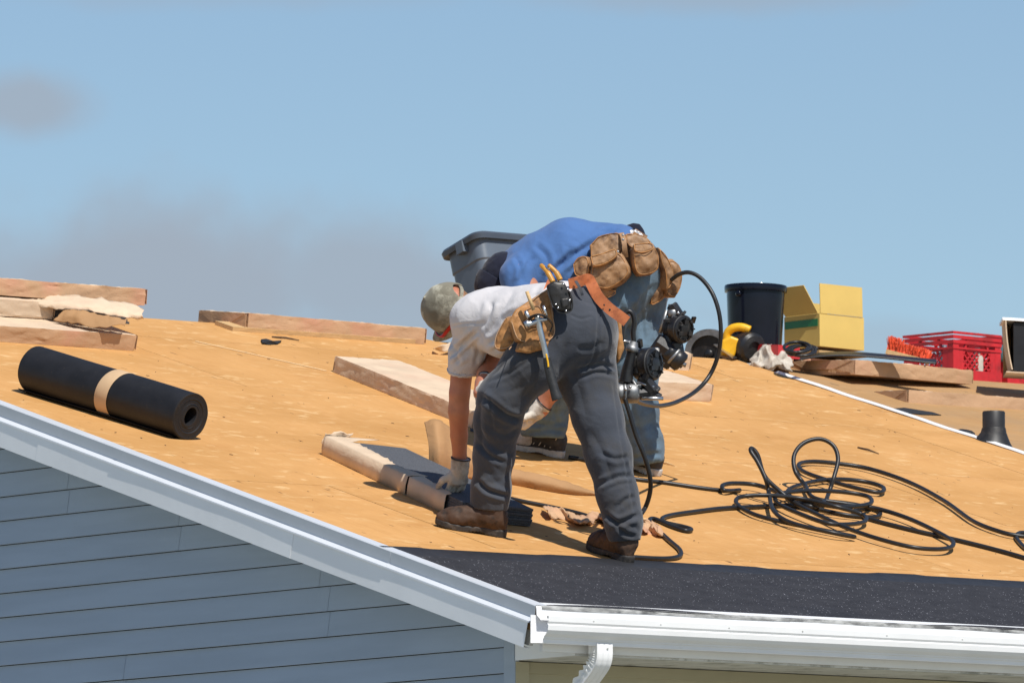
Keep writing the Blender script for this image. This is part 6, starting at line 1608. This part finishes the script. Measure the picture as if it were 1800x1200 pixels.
    L_ = [([(1000, 482), (1030, 455), (1070, 425)], 6, 0.010), ([(985, 470), (1015, 445), (1055, 420)], 5, 0.007), ([(960, 490), (985, 465), (1005, 440)], 5, 0.006), ([(1010, 490), (1035, 468), (1060, 445)], 5, 0.010), ([(920, 495), (925, 470), (938, 450)], 5, 0.008), ([(895, 490), (905, 472), (920, 455)], 5, 0.005), ([(1050, 410), (1070, 405), (1095, 412)], 4, 0.006), ([(1045, 420), (1065, 412), (1090, 420)], 4, 0.005)]
    lo, hi = bounds([(J(1090, 450), 0.21), (J(920, 475), 0.24), (slB, 0.1), (srB, 0.1), (J(990, 490), 0.2)], 0.02)
    garment('t_shirt', tee, lo, hi, 0.0068, M['tee_blue'], b, 0.0025, 8, 17.0, [(l, w, d * 1.9) for l, w, d in L_ + [([(940, 430), (960, 450), (965, 480)], 5, 0.005), ([(1085, 400), (1060, 418), (1040, 450)], 5, 0.005), ([(905, 450), (915, 470), (915, 495)], 4, 0.006)]], CU * 0.6 + CR, 2, 1.6)
    # checked undershorts showing between shirt and belt
    V, F = slab([(1092, 426), (1098, 414), (1106, 409), (1117, 408), (1127, 414), (1134, 428)], D - 0.06, 0.07, 0.012, (0.1, 0.5), 0.005, 0.0)
    V2, F2 = slab([(1090, 412), (1100, 400), (1112, 396), (1124, 398), (1131, 408), (1136, 422), (1124, 418), (1104, 416)], D + 0.02, 0.07, 0.015, (0.1, 0.5), 0.005, 0.0); mk('waistband', V2, F2, M['cap_navy'], b)
    mk('undershorts', V, F, M['check'], b)
    # shoes
    for (hl, to) in (((992, 806), (908, 789)), ((1160, 838), (1112, 826))):
        h0, t0 = RP(*hl), RP(*to); d_ = unit(t0 - h0)
        s_, W_ = shoe(b, h0, h0 + d_ * 0.3, RN, 0.29, (M['shoe_d'], M['shoe_w'], M['shoe_w']), name='trainer', shaft=0.11, seed=3, width=1.05)
        V, F = nets(lambda p: np.maximum(np.maximum(chain(p, [(A(0.150, 0, 0.066), 0.0515), (A(0.205, 0.002, 0.054), 0.0515), (A(0.245, 0.001, 0.049), 0.044)], 0.03), 0.03 - p[..., 2]), 0.118 - p[..., 0]) , A(0.09, -0.09, 0), A(0.33, 0.09, 0.15), 0.0045)
        mk('toe_panel', W_(V), F, M['shoe_w'], s_)
        mb = MB()
        for k in range(4):
            for sg in (-1, 1): mb.add(*tube(W_(catmull([A(0.03 + k * 0.026, sg * 0.050, 0.10 - k * 0.004), A(0.045 + k * 0.026, sg * 0.049, 0.07), A(0.06 + k * 0.026, sg * 0.048, 0.042)], 5)), 0.0022, 5))
        mb.build('stripe', M['shoe_w'], s_)
    glove(b, J(945, 722, -0.22), J(918, 750, -0.2), CF, -CR - CU, [(0.25, 0.3, 0.3), (0.3, 0.4, 0.3), (0.3, 0.4, 0.3), (0.35, 0.4, 0.3)], M['glove'], cuff=0.045)
    glove(b, wrR, J(884, 722, 0.12), CF, -CR, [(0.4, 0.5, 0.4)] * 4, M['glove'], cuff=0.04)
    cap(b, hc, fw, lf, cr, M['cap_navy'], hole=False)
    V, F = nets(lambda p: np.maximum(smin(elld(p, hc - cr * 0.01 - fw * 0.012, np.stack([fw, lf, cr]), (0.104, 0.085, 0.098)), capd(p, hc - cr * 0.05 - fw * 0.03, J(912, 484), 0.062, 0.066), 0.03) + 0.003 * fbm(p * 60, 2), ((p - hc) @ fw) - 0.02), hc - 0.2, hc + 0.2, 0.006)
    mk('hair', V, F, M['cap_navy'], b)
    strap('safety_glasses', [hc + lf * 0.083 + cr * 0.01 - fw * 0.02, hc + lf * 0.084 + cr * 0.01 + fw * 0.05, hc + fw * 0.118 + lf * 0.03 + cr * 0.01, hc + fw * 0.118 - lf * 0.03 + cr * 0.01], 0.008, cr, 0.004, M['red'], b)
    # belt and pouches
    c = J(1098, 458); e1 = unit(CU - wd * (CU @ wd)); ring = [c + e1 * 0.142 * math.cos(a) + CF * 0.196 * math.sin(a) for a in np.linspace(0, 2 * math.pi, 40)]
    tb = strap('tool_belt', ring, 0.062, wd, 0.006, M['brown_leather'], b, 2); dn = D - 0.235; bl = M['brown_leather']
    def pouch(poly, dd, th, tilt, bul, seed, name='pouch', par=None, m=bl):
        V, F = slab(poly, dn + dd, th, 0.008, tilt, 0.0045, bul * 0.55, 0.007, seed); o_ = mk(name, V, F, m, par or tb)
        stitch(M['belt'] if m is not bl else M['tan_leather'], o_ if par is None else tb, 0.86)
        return o_
    pouch([(1036, 432), (1052, 416), (1078, 410), (1092, 412), (1094, 440), (1085, 455), (1040, 468)], 0.02, 0.03, (-0.05, 0.35), 0.01, 1)
    a = pouch([(1040, 462), (1078, 442), (1096, 448), (1108, 470), (1109, 482), (1098, 496), (1070, 512), (1046, 507), (1038, 488)], -0.035, 0.075, (-0.1, 0.1), 0.03, 2)
    pouch([(1036, 452), (1060, 446), (1084, 438), (1086, 452), (1064, 466), (1042, 470)], -0.085, 0.022, (-0.1, 0.3), 0.012, 3, 'flap', a)
    pouch([(1012, 465), (1022, 452), (1038, 452), (1042, 476), (1034, 490), (1016, 486)], -0.01, 0.07, (-0.4, 0.1), 0.02, 4)
    pouch([(1098, 412), (1118, 412), (1138, 420), (1146, 432), (1128, 440), (1108, 438), (1098, 426)], 0.03, 0.025, (0.15, 0.4), 0.008, 5)
    a = pouch([(1109, 436), (1128, 440), (1147, 432), (1156, 452), (1155, 474), (1142, 484), (1120, 486), (1110, 470)], -0.015, 0.07, (0.2, 0.05), 0.025, 6)
    pouch([(1112, 430), (1146, 428), (1148, 440), (1128, 446), (1113, 442)], -0.055, 0.02, (0.2, 0.3), 0.008, 7, 'flap', a)
    pouch([(1146, 434), (1160, 450), (1172, 480), (1170, 500), (1162, 512), (1158, 480), (1150, 458)], 0.12, 0.10, (0.7, 0.05), 0.012, 8)
    pouch([(1160, 456), (1176, 455), (1188, 466), (1193, 484), (1190, 505), (1180, 524), (1166, 522), (1162, 500), (1168, 480)], 0.16, 0.10, (0.35, 0.0), 0.03, 9)
    pouch([(1146, 500), (1166, 492), (1166, 520), (1152, 532), (1140, 534)], 0.16, 0.07, (0.2, -0.1), 0.015, 10)
    pouch([(1040, 500), (1085, 508), (1070, 520), (1046, 516)], -0.03, 0.06, (0, -0.3), 0.012, 12)
    strap('pouch_strap', [J(1092, 410, -0.22), J(1096, 420, -0.255), J(1098, 436, -0.27), J(1100, 452, -0.26)], 0.022, CR, 0.005, M['brown_leather'], tb)
    for (x, y) in ((1095, 413), (1095, 421), (1062, 464), (1046, 470), (1086, 442), (1140, 430), (1116, 432)): rivet(J(x, y, -0.285), -CF + CU * 0.3, 0.006, M['alu'], tb)
    return b
build_back_worker()

# ------------------------------------------------------------------ coil nailers
def nailer(label, J, g):
    """g = dict of pixel landmarks (px, py, depth offset)"""
    t = thing('coil_nailer', label, 'nail gun', J(*g['nose'][0]), 'pneumatic coil nailers')
    mk('handle', *tube(catmull([J(*q) for q in g['handle']], 6), np.interp(np.linspace(0, 1, 6 * (len(g['handle']) - 1) + 1), [0, 0.2, 0.5, 1], [0.026, 0.021, 0.023, 0.030]), 16), M['black'], t)
    a, b_ = J(*g['col'][0]), J(*g['col'][1]); mk('collar', *tube([a, a + (b_ - a) * 0.15, a + (b_ - a) * 0.5, a + (b_ - a) * 0.55, b_], [0.024, 0.027, 0.027, 0.022, 0.016], 16), M['alu'], t)
    a, b_ = J(*g['body'][0]), J(*g['body'][1]); bd = mk('body', *tube([a, a + (b_ - a) * 0.04, a + (b_ - a) * 0.35, a + (b_ - a) * 0.4, a + (b_ - a) * 0.46, a + (b_ - a) * 0.5, a + (b_ - a) * 0.9, b_], np.array([0.8, 1.0, 1.0, 0.9, 0.9, 1.0, 1.0, 0.7]) * g['br'], 24), M[g['bm']], t)
    mk('cap_ring', *lathe(a + (b_ - a) * 0.36, b_ - a, [(g['br'] * 1.0, 0), (g['br'] * 1.06, 0.004), (g['br'] * 1.06, 0.010), (g['br'], 0.014)], 24), M['alu'], bd)
    c = J(*g['drum'][0]); ax = unit(g['drum'][1]); r = g['drum'][2]
    dr = mk('magazine', *lathe(c - ax * 0.065, ax, [(r * 0.7, 0), (r * 0.92, 0.008), (r * 0.94, 0.04), (r, 0.045), (r, 0.082), (r * 0.93, 0.092), (r * 0.80, 0.094), (r * 0.76, 0.088), (r * 0.45, 0.088), (r * 0.42, 0.098), (r * 0.2, 0.100)], 32), M['black'], t, angle=35)
    u = unit(np.cross(ax, CU)); w = np.cross(ax, u)
    for k in range(3):
        an = 0.5 + k * 2.1; q = c + ax * 0.028 + (math.cos(an) * u + math.sin(an) * w) * r * 0.55; MB().box(q - u * 0.012 - w * 0.009, u * 0.024, w * 0.018, ax * 0.010).build('latch', M['black'], dr)
    mk('cover_rim', *lathe(c + ax * 0.010, ax, [(r * 1.0, 0), (r * 1.035, 0.003), (r * 1.035, 0.007), (r, 0.010)], 32), M['handle_blk'], dr)
    rr_ = random.Random(len(label))
    for k in range(5):
        an = rr_.uniform(0, 6.28); q = c + ax * rr_.uniform(-0.05, 0.03) + (math.cos(an) * u + math.sin(an) * w) * r * rr_.uniform(0.9, 1.05); e_ = unit(A(rr_.gauss(0, 1), rr_.gauss(0, 1), rr_.gauss(0, 1))); f_ = unit(np.cross(e_, ax)); MB().box(q, e_ * rr_.uniform(0.015, 0.035), f_ * rr_.uniform(0.01, 0.022), np.cross(e_, f_) * rr_.uniform(0.008, 0.02)).build('bracket', M['alu' if k == 0 else 'black'], dr)
    for k in range(8):
        an = k * 0.785; q = c + ax * 0.03 + (math.cos(an) * u + math.sin(an) * w) * r * 0.66; MB().box(q - u * 0.003, (math.cos(an) * u + math.sin(an) * w) * r * 0.2, (-math.sin(an) * u + math.cos(an) * w) * 0.006, ax * 0.006).build('rib', M['handle_blk'], dr)
    pts = [J(*q) for q in g['nose']]; mk('nose', *tube(pts, np.linspace(0.028, 0.013, len(pts)), 10), M['black'], t, angle=30)
    for (q, rr) in g.get('bolts', ()): mk('bolt', *lathe(J(*q), -CF, [(rr, 0), (rr, 0.006), (rr * 0.6, 0.009)], 8), M['steel'], t)
    for (p0, p1, rr) in g.get('bars', ()): mk('guard_bar', *tube([J(*p0), (J(*p0) + J(*p1)) / 2, J(*p1)], rr, 8), M['alu' if rr > 0.008 else 'steel'], t)
    for (p0, p1, rr) in g.get('blocks', ()): mk('feed_housing', *tube([J(*p0), J(*p0) + (J(*p1) - J(*p0)) * 0.1, J(*p1) - (J(*p1) - J(*p0)) * 0.1, J(*p1)], [rr * 0.8, rr, rr, rr * 0.8], 8), M['black'], t, angle=30)
    mk('trigger', *tube([J(*q) for q in g['trig']], 0.006, 8), M['alu'], t)
    return t
JA = lambda x, y, d=0.0: P(x, y, 37.5 + d)
nailer('black coil nailer with silver cylinder hanging behind the front worker', JA,
       dict(handle=[(1112, 610, 0), (1108, 630, 0), (1103, 650, 0), (1100, 672, 0.0)], col=[(1110, 618, 0), (1115, 600, 0)], body=[(1080, 691, 0.0), (1124, 690, 0.0)], br=0.043, bm='alu', drum=[(1142, 640, 0.02), -CF * 0.55 + CR * 0.82 + CU * 0.06, 0.066],
            nose=[(1120, 692, 0), (1138, 690, 0), (1152, 694, 0), (1162, 698, 0)], trig=[(1112, 668, -0.02), (1118, 678, -0.02), (1128, 676, -0.02)],
            bolts=[((1100, 684, -0.05), 0.006), ((1108, 680, -0.05), 0.006)], bars=[((1128, 700, -0.02), (1166, 700, -0.02), 0.008), ((1120, 672, -0.02), (1150, 680, -0.02), 0.007), ((1082, 598, 0), (1108, 600, 0), 0.005)], blocks=[((1128, 660, 0), (1150, 690, 0), 0.030), ((1140, 676, 0), (1156, 690, 0), 0.024), ((1122, 622, 0.05), (1160, 618, 0.05), 0.022)]))
mk('hose_fitting', *tube(catmull([JA(1114, 600), JA(1113, 582), JA(1115, 566), JA(1112, 552), JA(1104, 547), JA(1096, 556), JA(1094, 580), JA(1093, 600)], 6), 0.0105, 12), M['rubber']); tag(bpy.data.objects['hose_fitting'], 'short black hose whip looped above the silver nail gun handle', 'hose')
JB = lambda x, y, d=0.0: P(x, y, 39.5 + d)
nailer('black coil nailer hanging from the back worker\'s tool belt against the sky', JB,
       dict(handle=[(1184, 548, 0), (1180, 570, 0), (1176, 592, 0), (1172, 612, 0)], col=[(1184, 556, 0), (1181, 534, 0)], body=[(1172, 615, 0.0), (1200, 640, 0.0)], br=0.046, bm='black', drum=[(1196, 578, -0.02), -CF * 0.72 + CR * 0.68 - CU * 0.1, 0.060],
            nose=[(1190, 610, 0), (1194, 628, 0), (1196, 640, 0), (1200, 644, 0)], trig=[(1186, 600, -0.02), (1192, 612, -0.02), (1198, 606, -0.02)],
            bolts=[((1192, 550, -0.03), 0.007)], bars=[((1172, 545, 0), (1160, 585, 0), 0.009), ((1190, 636, -0.02), (1206, 642, -0.02), 0.010)], blocks=[((1186, 600, 0), (1192, 634, 0), 0.034), ((1150, 600, 0.0), (1182, 622, 0.0), 0.045), ((1180, 535, 0.0), (1196, 560, 0), 0.026), ((1158, 628, 0.0), (1180, 640, 0), 0.03)]))
